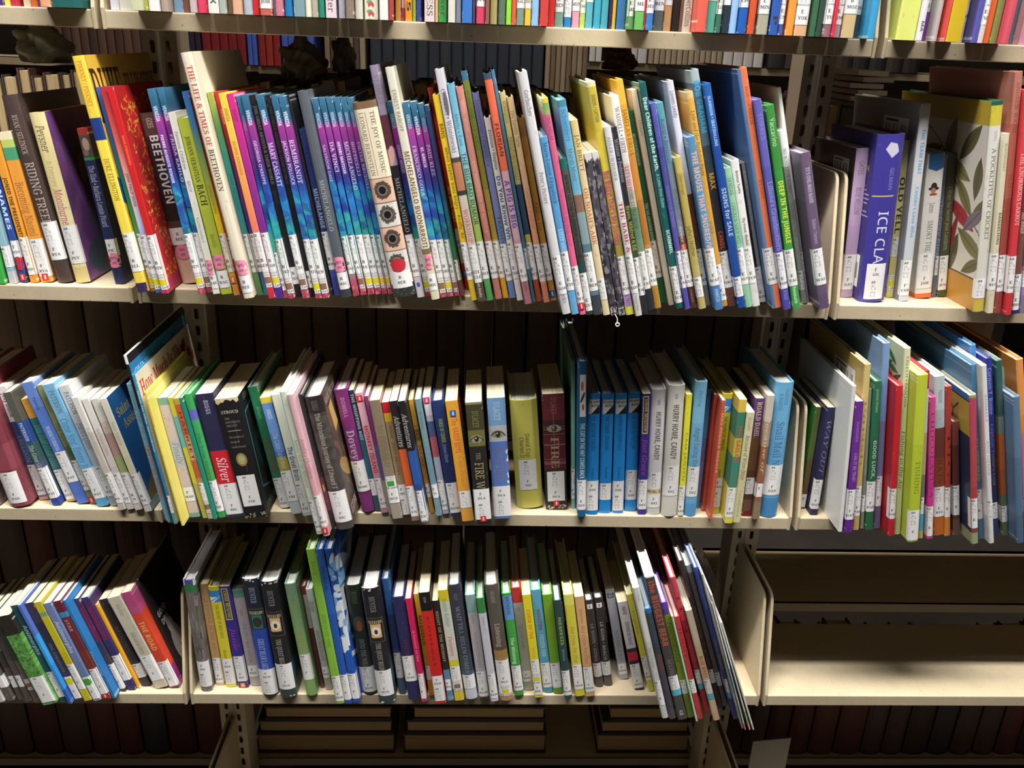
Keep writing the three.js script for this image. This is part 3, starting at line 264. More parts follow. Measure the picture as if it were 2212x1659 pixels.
{ shelf: 'B', bay: 'M', x0: 1350, y0: 110, s: 2.764, rows: `
-69 277 154 1552 56|pd205|eae6e4,e8dedc@.2,e4c0b8@.3,c0bcac@.42,6a9070@.5,7a9478@.65,2c3038@.88|WADDELL • FIRTH@.05-.25,3a3434,r,.45^LET'S GO HOME LITTLE BEAR@.31-.6,4a3c38,r,.4|a.71^c.82:E/WAD|white bear-pictured
-43 182 198 1542 48|p|e8b440,d8a038@.1,c8883a@.3,b87838@.5,c49040@.7,b48838@.9|JAMELA'S DRESS@.12-.31,6a4418,r,.5|a.72^c.83:E/DAL|mustard-gold
40 366 242 1510 50|p|1f6a48,1c6244@.5,1a6844@.9|MAZER/JOHNSON@.11-.27,c8d4c4,s,.36^THE SALAMANDER ROOM@.46-.66,c8d8c8,s,.36|a.66^c.76:E/MAZ|dark green
44 240 278 1522 40|b|dcd4c0|Hines@.13-.2,9a9080,r,.4||cream
104 196 332 1542 54|pd205|12585a,115c5c@.5,0f5a58@.9|Dear Children of the Earth,@.06-.37,dce8e4,n,.5^A Letter from Home@.38-.53,a8c8c4,i,.42^SCHIMMEL@.63-.74,d8e4e0,n,.45|a.8^c.89:E/SCH|dark teal
170 316 366 1546 40|p|5c60b4,4c4c98@.2,54549c@.5,5450a8@.9|LASKY • HEFFNER@.06-.25,3a3a78,r,.5^SCIENCE FAIR BUNNIES@.38-.58,8080c0,r,.5|a.7^c.81:E/LAS|indigo
210 316 410 1540 52|p|5a9ca8,6a8ea8@.1,7a8898@.3,8a90a0@.5,7a5048@.63,c05a3c@.67,502e2c@.88|Kurtz • Brennan@.07-.28,3a4e60,i,.5^River Friendly@.4-.55,5a6878,i,.5^River W@.58-.7,d8b8ac,n,.4^A SCHOLASTIC@.9-.97,9a8080,n,.26|a.7^c.81:E/KUR|slate blue
268 190 500 1526 52|p|d8d4e4,d6d4e2@.45,6a3430@.48,5c4038@.68,9a9484@.85|Loreen Leedy@.04-.15,3a3844,l,.5^Mapping Penny's World@.48-.67,8a4a40,n,.4|a.73^c.84:E/LEE|white brown-based
316 642 467 1546 54|p|c8b468,b8a458@.1,b4a45c@.5,baac68@.7|Lewin/Kroger@.11-.24,5a5020,l,.34^Jafta's Mother@.44-.64,3c3418,l,.5|a.78^c.88:E/LEW|khaki
385 522 557 1552 60|p|5a8cb4,5c90c0@.3,6490bc@.6,4c7cb4@.85|THE MOUSE THAT SNORED/W@.08-.64,e8b49c,n,.6^HMCO@.87-.95,b0c8e0,n,.4|a.63^c.75:E/WAB|blue salmon-lettered
380 255 602 1532 52|p|e0c080,dca848@.03,d8a040@.3,d49c48@.6,c89040@.9|Lyle and the Birthday Party@.08-.37,5c4420,i,.45^WABER@.58-.64,8a6a34,r,.4|a.79^c.88:E/WAB|golden yellow
412 122 640 1530 60|pd210|a8b8bc,4a6c84@.05,506a7a@.2,3a4448@.3,2c2a2c@.45,2a2628@.7,6a4038@.85|BOB GRAHAM@.04-.25,48a8cc,n,.6^MAX@.41-.48,e0a040,n,.6^CANDL@.66-.74,c8502c,n,.5|a.75^c.86:E/GRA|dark blue-topped
487 204 694 1540 54|pd205|2460ac,1f4a98@.2,1c4894@.7|SLAWSON • IBATOULLINE@.05-.26,b8cce4,n,.36^SIGNS for SALE@.44-.66,b4c4d8,n,.55|a.85^c.92:E/SLA|royal blue
604 706 737 1536 46|p|98c8a8,8cc4a4@.4,90c4a0@.8|SENDAK@.07-.19,3c5a48,r,.5^CHICKEN SOUP WIT@.24-.53,4a6e58,r,.5|a.56^c.69:E/SEN|mint green
655 660 785 1531 50|p|e8e4e0,d8d4d0@.5,dcdad8@.9|Brinton Turkle@.07-.22,3a3834,n,.32^Thy Friend, Obadiah@.38-.57,4a4640,n,.32|a.58^c.7:E/TUR|white
712 678 836 1512 50|p=halfBlack|0|TAKE A WALK@.05-.4,b4b2b4,r,.4,.2|a.73^c.84:E/JON|black-and-grey
676 62 900 1542 68|pd240=twoTone|0|BOB GRAHAM@.07-.22,8a3c28,r,.4,.18^BENNY@.44-.52,9a4a38,r,.4,.18|a.73^c.84:E/GRA|orange blue-edged
777 302 966 1550 52|p|6460b0,5a58a8@.3,5852a4@.6,5048a4@.9|TORRES@.06-.18,8c88c8,r,.5^Liliana's Grandmothers@.37-.7,a8a4d8,r,.55^FSG@.9-.95,8884c4,n,.4|a.71^c.82:E/TOR|indigo purple-lettered
836 338 1001 1506 36|h|b4ae98,a8a48c@.1,b0ac98@.5,a8a490@.9||c.85:E/TRE|grey-cream worn
890 332 1046 1548 60|p|3c8c3c,3a9440@.3,40983c@.6,44984c@.85|Yaccarino@.06-.19,c8e0bc,l,.5^DEEP IN THE JUNGLE@.35-.66,e4dc48,n,.55^hesouth@.88-.97,c8e0c0,n,.4|a.69^c.8:E/YAC|green yellow-lettered
896 228 1086 1502 34|p|e8e6e2,b0aeaa@.5||a.75|tall white
972 476 1092 1512 44|p|e6e4e4,9a9894@.2,a4a2a0@.5|NO ROSES FOR HARRY!@.1-.35,3a3838,r,.5^No Roses for Harry!@.4-.6,6a6866,l,.4|a.8|white-and-grey
1058 618 1178 1547 72|p|6a5872,665470@.5,5e4e6c@.9|TY'S ONE-MAN BAND@.09-.31,c4bccc,s,.36^Walter / Turners@.41-.57,a8a0b4,s,.32|a.6^c.72:E/WAL|purple-grey` },
{ shelf: 'B', bay: 'R', x0: 1750, y0: 110, s: 2.764, rows: `
308 588 226 1474 78|p<barred|c0a4c4,bc9cc0@.5,b89cbc@.9|GATES@.08-.17,7a5c7c,l,.42^BLUE WILLOW@.25-.43,7a5c80,l,.42|a.7^c.81:F/GAT|lavender
488 505 364 1504 168|h=claw<clawBack|0|GILMAN@.19-.32,8a84b8,l,.2,.12^ICE CLA@.44-.76,dcdce0,l,.36|c.76:F/GIL^a.88|indigo wide
592 538 488 1474 48|b|d4cc8c,ccc480@.5,d0cc7c@.9|OLD YELL@.22-.58,3a3420,n,.7|a.6^ly.85|pale yellow
676 320 546 1496 66|p<barred|c4c4c8,c0c4ca@.4,b8bcc4@.9|THE TEAM THAT@.12-.34,5a90b8,n,.3^Couldn't Lose Who@.4-.66,6a98bc,n,.3|a.78^c.86:F/CHR|silver-grey
758 618 674 1481 104|p=penguin|0|James@.33-.4,5a5854,r,.3^SMOKY THE@.45-.67,5a5854,r,.3|a.68^c.8:F/JAM|white orange-footed
816 622 738 1472 30|b|6a7488,5c6880@.5,6a6a70@.9|The Gray King@.3-.7,a8b4cc,r,.6|a.7|grey-blue thin
868 620 792 1468 66|b|4c4c38,464830@.3,484a34@.6,4a5030@.9|I Want the Secret Jean Lambreu@.22-.66,a4a080,r,.4|a.7^c.8:F/JEN|dark olive
1130 304 1004 1562 84|hd240<leaves|1f5a48,c8b83c@.02,c8b848@.09,d4d0c8@.11,d0ccc0@.5,d4d0c8@.8,c8a848@.84,c4b048@.95|CAUDILL@.13-.18,8a8478,r,.22^A POCKETFUL OF CRICKET@.21-.64,4a463e,r,.34|a.83^c.89:E/CAU|large cream leaf-printed
1177 498 1076 1570 52|p|d4ccb0|BUNTING/SHED@.05-.2,6a6450,r,.4^DANDELIONS@.42-.6,4a4636,n,.4|a.65^c.76:E/BUN|cream
1228 88 1126 1570 62|pd210|b47464,a85c4c@.2,984a3c@.5,94443c@.9|ANDREW BOONE@.04-.24,7a3c30,r,.4^TILLY'S PICTURES@.4-.58,7a3c30,r,.4|a.74^c.84:E/BUN|reddish brown
1288 240 1178 1580 46|pd210|d84048,d03840@.5,c83038@.9|THE ENORMOUS CARROT@.26-.58,e4c0bc,r,.6|a.72^c.83:E/VAG|red
1332 300 1226 1574 44|p|6a3a38,7a4a40@.5,4a2c2c@.8,26306c@.95|All Read@.5-.6,d8c8b0,i,.5|a.8^c.9:E/BRO|dark brown
1380 380 1270 1572 44|p|8a7a9c,9484a4@.6,7c7090@.9||a.75|mauve` },
{ shelf: 'C', bay: 'L', x0: 0, y0: 660, s: 3.385, rows: `
-330 560 -40 1470 90|h|8a8a8c,7a6a6c@.4||a.7|grey
-185 560 155 1482 180|h|8a3c46,7c3640@.3,8e4450@.5,7f3a44@.7,8c424c@.9||a.72^c.83:F/PAO|marbled red
0 598 308 1426 84|b|e4e0e0,3c4a74@.3,3a527c@.5,4a6aa8@.93,c89068@.97|Judy Blume@.06-.26,3a3a44,n,.5^FREEDOM@.42-.66,8a98b8,r,.5|a.68^c.8:F/PAT|slate blue
70 640 416 1466 80|b|5a5850,2c4a8c@.25,3a5a58@.44,4a5a70@.6,2a4494@.92|PATERSON@.26-.42,b8c4dc,n,.4^The Great Gil@.46-.66,c8ccc8,r,.5|a.66^c.77:F/PAT|grey-blue
146 700 522 1440 84|b|d89c48,d4983c@.1,2c6a68@.18,2f6c6c@.5,2c6668@.9,c89a40@.95|THE FLIP FLOP GIRL@.24-.66,6a9a98,i,.6|a.68^c.8:F/PAT|teal orange-topped
192 574 612 1456 88|b|6a88d0,5878c4@.2,5474c0@.5,4c70c4@.9|Paterson@.12-.22,2c4a90,n,.3^THE BRIDGE TO TERABITHIA@.35-.55,a8bce4,n,.36|a.56^c.68:F/PAT|periwinkle blue
284 590 682 1456 54|b|8c9464,84905c@.4,5c6c44@.5,6a7c58@.7,7c8868@.9|Paterson@.1-.22,4a5434,i,.5^The Great Gill@.3-.58,3c4830,i,.5|a.62^c.76:F/PA^s.94r|olive green
346 588 756 1476 88|b|7cb4d8,74b0d8@.3,6ca8d4@.7,5ca4d0@.92|PATERSON@.05-.23,3c5c78,r,.45^Come Sing, Jimmy Jo@.27-.68,3a6898,i,.6|a.68^c.8:F/PAT|light blue
460 598 850 1470 84|b|d0d4d8,c0c8d0@.3,b8c4cc@.6,a8b4bc@.92|PATERSON@.05-.23,4a4e58,r,.45^Park's Quest@.3-.52,7a8898,i,.55|a.66^c.8:F/PAT|silver-white
545 682 902 1500 56|b|dcd8d0,c8c0b4@.3,c4bcb4@.6|Saint Adam@.26-.5,a89c8c,r,.4|a.66^c.78:F/PA|white saint-series
620 690 952 1496 62|b|e4e0dc,d8ccc8@.3,d0c4c0@.6|Saint Francis of Padua@.26-.5,9a8c84,r,.4|a.66^c.78:F/NT|white saint-series
690 690 1012 1500 62|b|d8d4c8,c8bca8@.2,b08c88@.3,98a86c@.5,d0ccc8@.65|Mary Magdalene@.24-.46,a88480,r,.4|a.66^c.78:B/N|white saint-series
750 690 1086 1512 56|b>saint|e0dccc,dcd4b8@.3,d8ccb0@.5,d4d0cc@.65|Saint Francis@.2-.4,a88c80,r,.4|a.66^c.78:B/SA|white saint-series` },
{ shelf: 'C', bay: 'M', x0: 0, y0: 660, s: 3.385, rows: `
936 578 1226 1578 56|p|7fb4c8,74acc4@.4,70a8c0@.8|Schlossberg / Adams@.05-.28,3a5c70,r,.4^White Lady@.3-.4,3a5c70,r,.4^CAN DO NO WRONG@.43-.82,c86a44,n,.55||light blue orange-lettered
926 368 1262 1592 36|pd225>clouded|e8e4e0,1e1c1e@.05,2a4a64@.3|||black-and-blue
988 510 1292 1600 44|pd215>doggie|4a94b8,3a88b0@.3,3a80a8@.6,5a9a90@.8|Dog in the Window@.1-.5,c8dce8,n,.4|a.8|blue cream-sided
1036 640 1322 1612 34|p|eee06c,ecde70@.5,eadb64@.9|Tapestry@.05-.25,b88a4c,l,.4||pale yellow
1112 656 1352 1532 52|b=hearts|0||c.82:F/BOY|pink heart-printed
1180 680 1416 1552 88|b=dots|0|Finally@.36-.54,7a8088,i,.5|c.74:F/MAS^a.85|pink-grey dotted` },
{ shelf: 'C', bay: 'M', x0: 380, y0: 660, s: 3.19, rows: `
-42 640 205 1468 40|b|c8c038,6ab0a8@.15,c8c040@.4,b0a84c@.7|||yellow-and-aqua
-6 645 242 1472 44|b|b8a048,c05a3c@.05,c8a070@.3,b85a38@.5,a88c60@.65,b0a890@.8|HARRIET@.1-.5,7a3c28,n,.5|a.69^lb.82|rust-and-tan
34 640 272 1475 24|b|1f8a74|||teal thin
74 618 312 1466 56|h|44a85c,6a6ac0@.12,48a868@.2,54a458@.6,3c9a4c@.9|The True Story of@.3-.7,2a6a3c,r,.4|a.69^c.8:F/HE|bright green
190 618 412 1462 128|b|2a2648,28244a@.3,2c2850@.44,c8202c@.45,bc242c@.8,2a3358@.92|BIGGS@.05-.16,a8a4bc,n,.24^Silver@.5-.7,e4dce0,i,.5|a.72^c.86:F/BIG|navy-and-red
345 650 552 1472 158|bd135=jewel>tealRim|0||a.63^c.73:F/STR|black jewel-printed
526 568 752 1402 72|p|2c7a54,2a7450@.3,34785c@.5,2c6a58@.75,2c7468@.95|Rosen@.15-.25,88b8a0,i,.3^THE WIND@.4-.7,8a4438,n,.4|a.74^c.85:F/FIN|dark green
612 640 832 1440 74|b|e4d040,6a94d0@.05,5c84c4@.3,4c6cb0@.45,a0943c@.5,b4a848@.65,c0c4c8@.72|FRITZ@.1-.18,c4d0e4,n,.36^The Cabin Faced West@.3-.6,b4c8e4,r,.45|a.62^c.8:F/FRI|blue-and-yellow
686 620 906 1452 66|b|e0e4d4,dcdecc@.5,d0d4c8@.9|The Great Brain@.42-.7,4a5890,n,.55|a.72^c.83:F/FIT|white blue-lettered
740 600 994 1580 52|p|d4dccc,ccd4c0@.5,c0ccb0@.8|Amelia and the Whoever@.32-.66,8a9480,r,.5|a.75^c.84:F/HOI|pale green
797 620 1044 1592 54|p|e4b4bc,e0a8b0@.5,e0acb4@.7,d8a09c@.9|Amelia's Christmas@.3-.58,a86a70,r,.5|a.7^c.81:F/HOI^s.94r|pink
852 620 1096 1545 34|p=speck|0|||black speckled
930 640 1150 1552 132|h=tulane>window|0|DICAMILLO@.03-.1,8a8078,r,.3^The Miraculous Journey of Edward T@.12-.68,c8beb0,r,.26|a.7^c.82:F/DIC|dark brown candlelit
1132 590 1332 1430 94|h|7a2a6c,782c70@.3,742868@.6,7c3270@.85|DOWELL@.06-.22,b084a8,n,.3^Dovey@.32-.56,b8a8b4,s,.55|a.57^c.69:F/DOW|purple
1206 588 1396 1422 44|b|262c44,2a5a70@.35,2c6074@.5,3a5a60@.7|THE WHIPPING BOY@.03-.4,b8c0c8,n,.5|a.72|navy-teal
1256 608 1442 1432 58|b|dca8b8,d8a4b4@.3,cc90a0@.5,c09098@.7|MONKEY ISLAND@.26-.66,c02c38,n,.5|s.02r^a.7^c.84:F/FOX|pink red-lettered` },
{ shelf: 'C', bay: 'M', x0: 780, y0: 660, s: 3.318, rows: `
36 652 208 1500 34|b|8a3a78,5a5a90@.4,9a948c@.7|||purple-blue thin
96 686 262 1532 80|b|8a7a64,84745c@.3,8c7c68@.5,a09484@.7|McDONALD@.2-.55,746450,r,.5|lg.63^c.75:F/MCD^a.85|taupe worn
176 698 328 1526 62|b|c0202c,dcac2c@.09,9a8262@.16,a08a68@.5,3a2a24@.9|McDonald@.2-.3,5a4a34,n,.3^JUDY MOODY@.34-.62,6a5438,n,.3|c.7:F/MC^a.8|tan red-topped
232 690 392 1546 64|b|241f20,221d1e@.3,cc5a2c@.39,c4542c@.68,8a6a5c@.9|Adventures@.12-.37,c8c4c0,i,.6|a.7^c.8:F/EN|black-and-orange
292 690 456 1556 60|b|1f1c1f,1d1a1e@.3,2c58a4@.4,2a4a80@.68,9aa4b0@.9|Adventures@.1-.37,c8c4c0,i,.6|a.73^c.83:F/EN|black-and-blue
346 680 510 1490 38|b|c89434,8a6a2c@.25,c8983c@.35,b47c2c@.5,c49038@.7|THE NOSE@.2-.6,6a4c1c,r,.5|c.73:F/O^s.96r|mustard thin
404 676 560 1510 44|b|7a98a0,7494a0@.4,7898a4@.7|McMullan@.1-.25,4a6068,r,.4|c.72:F/O^s.96r|grey-blue thin
466 662 608 1496 52|b|d8d4e0,b4b0c8@.15,4a5a84@.2,c06070@.33,b0b0c8@.5|BABYSITTERS@.3-.5,8a4a58,n,.5|s.0p^a.7^c.82:F/HOW|white blue-patterned
546 690 682 1516 86|p|24376e,1f2f60@.3,1e2c5c@.6,20305f@.9|HORSE OF COURSE@.15-.35,a8b84c,n,.36^James Howe@.36-.52,a4a8c4,i,.3|a.7^c.8:F/HOW|navy
646 690 768 1550 90|b>redRoad|e0a434,dc9c34@.3,d8983c@.7|The HARDY BOYS@.14-.42,d85a2c,n,.45^The Mystery of the Samurai@.44-.7,b8742c,r,.32|s.075b^a.74^c.86:F/DIX|golden yellow
805 700 880 1572 120|b=eyeGreen|0|D'LACEY@.07-.2,8a845c,r,.34^THE@.4-.46,a89c74,r,.24^FIRE W@.48-.7,b4a474,r,.5|c.7:F/DLA^a.81^s.93r|black-and-olive eye-printed
966 668 1016 1532 130|b=eyeBlue|0|D'LACEY@.03-.18,b8d0e8,r,.34^ICEFIRE@.4-.68,7a6a78,r,.55|c.72:F/DLA^a.83^s.95r|blue eye-printed
1162 690 1212 1460 194|hd120|cfc75e,cbc35a@.5,c8c05a@.9|David Cop@.3-.52,3a3820,l,.2,.06^Charles D@.33-.52,3a3820,l,.2,-.16|a.54^c.66:F/DIC|yellow wide
1376 640 1402 1466 158|b=eyeRed|0|D'LACEY@.03-.17,9a7870,r,.24^FIRE@.36-.63,a48c70,s,.36|a.66^c.77:F/DLA^s.92r|dark red eye-printed
1521 398 1526 1456 32|p|78b09c,74ac98@.5,7cac9c@.9||a.72^c.84:F/DEN|mint green
1590 405 1578 1516 66|p=candycane|0|THE CAT IN THE HAT COMES BACK@.38-.74,c8dce8,n,.5|a.75^c.87:E/SEU|deep blue` },
{ shelf: 'C', bay: 'M', x0: 1200, y0: 660, s: 3.318, rows: `
276 638 261 1500 90|p=seriesBlue|0|THE MISSING CHUMS@.17-.46,0f4a84,n,.3^Franklin@.6-.7,0f4a84,n,.2|c.71:F/DIX^a.83|bright blue
376 640 353 1490 88|p=seriesBlue|0|THE TOWER TREASURE@.17-.46,0f4a84,n,.3^Franklin@.6-.7,0f4a84,n,.2|a.74^c.86:F/DIX|bright blue
471 640 446 1490 86|p=seriesBlue|0|HUNTING FOR HIDDEN GOLD@.17-.46,0f4a84,n,.3^Franklin@.6-.7,0f4a84,n,.2|c.72:F/DIX^a.84|bright blue
566 632 539 1476 88|p=seriesBlue|0|THE HOUSE ON THE CLIFF@.17-.46,0f4a84,n,.3|a.64^c.84:F/DIX|bright blue
656 636 619 1500 66|b=banded|0|Eloise McGraw@.04-.3,c8b040,n,.4^Just Grace@.36-.66,b84a98,i,.5|a.7^c.83:F/DEC|purple yellow-boxed
746 606 702 1502 104|h|dcd8da,d4d0d0@.5,ccc8c4@.9|DEJONG@.08-.12,8a8688,n,.2^HURRY HOME, CANDY@.17-.55,5c5450,n,.36|a.65^lt.75^c.83:F/DEJ|white
874 578 816 1514 120|h|d8d4cc,d4d0c8@.5,d0ccc0@.9|DEJONG@.06-.1,8a8680,n,.18^HURRY HOME, CANDY@.14-.55,5c5448,n,.34|a.6^c.72:F/DEJ|cream-white
960 640 896 1512 44|b|e8e23c,e4de38@.5,d8d444@.9|CAM JANSEN@.3-.7,a8a43c,n,.4|a.74^c.85:F/ADL|bright yellow
1050 548 966 1512 88|h|7cb4d4,74accc@.3,6ca8cc@.7,5898c8@.9|DeJong@.06-.18,4a7ca0,i,.3^Angel Eating the@.33-.62,3c6488,r,.4|a.62^c.73:F/DEJ|sky blue
1116 600 1026 1452 40|p|5a8cb8,7474a4@.4,8480a8@.6,4c88b4@.92|||blue-lavender thin
1160 640 1062 1476 32|b|b4402c,a83c2c@.4,b04834@.8|||dark red thin
1194 682 1100 1532 32|b|c0563c,bc5038@.4,c45c40@.9|MRS PIGGLE WIGGLE@.1-.6,d8a088,n,.5||rust red thin
1256 636 1152 1492 80|p=seriesYellow|0|THE HAUNTED BRIDGE@.18-.46,6a6420,n,.3^Keene@.62-.7,7a7428,n,.3|c.69:F/KEE^a.8|yellow blue-banded
1326 676 1231 1562 62|b|d8b84c,3a7a64@.1,b4ac4c@.3,3c8470@.45,4a8068@.6,d8cc48@.7,d8d040@.9|THE SAILOR@.2-.5,c84a2c,n,.5|a.7^c.82:F/KEE^s.96r|teal-and-yellow
1400 768 1296 1556 62|b|d4cca4,ccc498@.5,d0c898@.9|DiCamillo@.04-.16,8a8468,i,.4^Because of Winn-Dixie@.2-.6,4a4430,i,.45^Candlewick@.7-.95,8a845c,r,.24||cream
1470 668 1372 1512 70|b|5a3a78,54346c@.15,6a4a2c@.32,5c3c28@.6,7a5a48@.85,8a2c28@.95|ROALD DAHL@.03-.32,d8c078,s,.5|a.66|purple-and-brown
1546 648 1431 1532 56|b|c8bcae,a88c78@.2,8c5a40@.4,905c40@.6,8a745c@.85|Because of@.15-.6,d8c4ac,i,.4|c.7:F/|brown dotted
1652 556 1528 1520 134|h|6cacd4,64a4d0@.4,60a0cc@.7,4888bc@.85|DANZIGER@.05-.16,3c6890,r,.24,.14^& MARTIN@.08-.2,3c6890,r,.24,-.14^Snail Mail N@.28-.6,3c6088,r,.4|a.6^c.72:F/DAN|sky blue wide` },
{ shelf: 'C', bay: 'R', x0: 1680, y0: 660, s: 3.072, rows: `
296 676 178 1350 44|b<mesh|5c6a34,6a5434@.5,4a5a30@.9||c.85:F/|green leaning
352 678 226 1392 66|b|2c2850,2a264c@.5,2a2a48@.9|WAY OUT@.1-.6,8a88a8,i,.5|a.66^c.78:F/DAN|navy leaning
500 538 416 1504 34|pd200|dcdcd8|||white
544 640 470 1508 62|b|6a2c8c,68288a@.5,64248a@.9|DANZIGER@.15-.3,9a70b4,n,.3^CAN IT BE TRUE?@.38-.6,a884c0,n,.36|a.66^c.78:F/DAN|purple
588 396 520 1492 48|p<barred|d8bc78,ccb06c@.4,c4a464@.8|Parish@.2-.6,9a8450,r,.4|a.72^c.82:F/PAR|tan-yellow
622 556 562 1482 28|p|8a9480,7c8478@.6||a.75|grey-green thin
666 508 606 1492 60|p|2c6c4c,2a6444@.4,2c6440@.8|James Howe@.05-.2,88a890,n,.3^GOOD LUCK,@.38-.64,b8ccb8,n,.4|a.66^c.76:F/PAR|dark green
716 256 660 1482 50|p|7c9cc8,7494c4@.2,7478a0@.4,6a5c80@.7||a.7^c.8:F/|blue-lavender
826 536 754 1532 50|p<barred|cc2430,c42030@.5,b81c2c@.9||a.67^c.77:F/PAR|red
880 288 806 1522 54|p<floral|dce0b4,d4d8a0@.3,ccd094@.6,c4c88c@.9|CREECH • RASCHKA@.04-.3,5a6040,l,.4^Fishing in the Air@.42-.74,4a5038,i,.5||pale green floral
950 468 886 1572 86|p|c0cc3c,b4c434@.4,b0c034@.8|FISHING@.5-.7,7a8424,r,.4|a.8^c.9:E/|lime green
992 440 950 1548 36|p|b82c38,c8ccd0@.1,b8a484@.35,7a7470@.6,4ca0bc@.82,c0a85c@.95||a.74|red grey-striped
1022 616 1010 1552 46|p|d04c8c,c8388c@.4,c43484@.9|CHOCOLATINA@.1-.7,8a2060,r,.5|a.76^c.86:E/|magenta
1076 478 1074 1530 72|p|b8c4c4,a8b4b8@.2,6a3a2c@.31,84422c@.5,904c30@.7,b86428@.86|TEAGUE@.08-.16,7c8888,n,.3^BATS@.5-.66,5a2c1c,r,.4|a.68^c.78:E/KEL|grey-and-brown
1136 543 1126 1532 42|p|a83c34,b04030@.3,a43c2c@.6,d08034@.85|PIG@.3-.6,6a2420,r,.5|a.66^c.76:E/|red-brown
1180 778 1190 1527 50|p|7a3c34,5c2c28@.2,5a3030@.6,6c4a44@.85||a.55^c.68:E/|dark brown
1302 600 1310 1586 50|p<yellowSquare|98a078,b8485c@.02,b04850@.3,a84040@.6,8c4038@.8,98a078@.92||a.68^c.79:E/|red-spined blue
1276 268 1336 1482 46|p<barred|4c8cc8,3c7cb8@.3,3a70a8@.7||a.7|bright blue
1330 398 1376 1552 50|p|4c84ac,5080a4@.3,4878a0@.6,5484ac@.9|ALL YOU NEED@.4-.65,b0a860,n,.5|a.7^c.8:E/|blue
1352 408 1418 1582 52|p|e4e2e0,dcdad8@.5,d8d6d4@.9|ANIMALS@.15-.3,8a8886,r,.3^AND OTHER@.4-.6,9a9896,r,.3|a.74|white thin
1402 476 1440 1508 26|p|b04038,a83c38@.3,d0b0b8@.5|||red thin
1418 358 1466 1532 54|p|2c3890,2a3080@.3,2c2c58@.5,3a3c6c@.8|Carmen T. Boone@.05-.3,a8a8d0,r,.5^Captain Tuttle's Lost@.35-.7,8888a8,r,.4|a.8|indigo
1466 376 1520 1530 48|p|2c5c58,3a5450@.15,70807c@.3,b4602c@.4,a8582c@.6,5c7050@.75||a.82|green-and-orange
1606 366 1664 1530 50|p<barred|e0944c,d88c48@.3,c07c98@.4||a.76|orange
1580 612 1602 1582 52|p|5c7c98,54708c@.4,4c6480@.8|||steel blue` },
{ shelf: 'D', bay: 'L', x0: 0, y0: 1120, s: 3.77, rows: `
-330 860 10 1500 60|b|dcd8d4,c8c0bc@.6||c.7:F/HUN|white leaning
-245 850 88 1490 66|b|4a4440,5c5650@.5||c.68:F/|grey leaning
-150 820 176 1480 56|b|6aa070,3c3c34@.4,585048@.6||c.7:F/^s.94r|green-grey leaning
-90 815 238 1494 56|b|4c4440,5a5048@.5||c.68:F/^s.94r|dark taupe leaning
-40 812 300 1500 50|b|3c4a3c,6a6458@.5||lb.72^s.95g|dark green leaning
32 808 410 1526 130|b=moss|0||a.68^c.8:F/^s.95r|mossy green leaning
114 718 530 1500 78|b|1f4a58,1c4c5a@.4,1e5058@.7|Animorphs@.2-.5,a8c0c4,n,.45|a.68^c.8:F/^s.96r|dark teal leaning
168 708 572 1512 36|b|5470c0,3c9ce0@.3,348cd8@.6,2c5cac@.85|||bright blue leaning
214 700 642 1486 84|b|3c344c,2c2838@.2,34303c@.5,3c3850@.7|THE STRANGER@.4-.7,8a8498,r,.3|lY.75^c.85:F/|dark purple leaning
302 690 716 1490 74|b|c8bc28,7aa080@.1,c8bc2c@.14,c4b428@.5,ccc030@.8||a.62^c.73:F/^s.96r|yellow leaning
382 700 796 1490 76|b|7484b4,7080b0@.3,6a80a8@.6,8a949c@.75|Animorphs@.18-.5,c4cce0,n,.45|lG.75^c.85:F/^s.96r|lavender-blue leaning
480 680 882 1480 84|b|6a2430,3c88bc@.11,6a2830@.16,6c2c34@.3,7c3428@.5,843c2c@.68|STAR@.18-.3,b89890,n,.4|a.68^c.8:F/^s.94r|maroon leaning
546 668 938 1470 44|b|2c78b8,2870b0@.5,2c74b0@.8|Elephant@.5-.75,a8c8e0,i,.6||blue leaning
596 660 988 1412 66|b|3c3c60,54244c@.05,5a2450@.2,3c3450@.45,4c4040@.6|GOOSEBUMPS@.1-.45,9a2c3c,n,.5|a.7^c.82:F/|plum leaning
672 660 1090 1402 84|b|3c3468,4a2a60@.05,502860@.2,383060@.45,3a3268@.8|GOOSEBUMPS@.1-.45,9a2c44,n,.5|a.62^c.74:F/|violet leaning
784 706 1124 1386 28|b|e0a42c|||amber thin
822 668 1182 1370 80|b|2c2426,28222a@.3,2c2830@.6,34303a@.7|MOONS@.3-.6,5a4c48,r,.4|a.74^c.85:F/|black leaning
922 656 1316 1390 112|b|c8c0ac,c4bca8@.3,c8bea8@.6|Belle Prater@.08-.2,8a8270,r,.3^Faith and the Electric@.38-.62,5c5648,i,.3|a.64^c.76:F/|cream leaning
1032 618 1450 1386 92|b|b44c7c,c05080@.15,d8482c@.22,d0442c@.55,8a2c6c@.8|THE ROAD@.3-.6,e8b060,n,.5|a.72^c.82:F/|red-magenta leaning
1118 500 1488 1320 22|b>goodDog|1c1a1c|||black` },
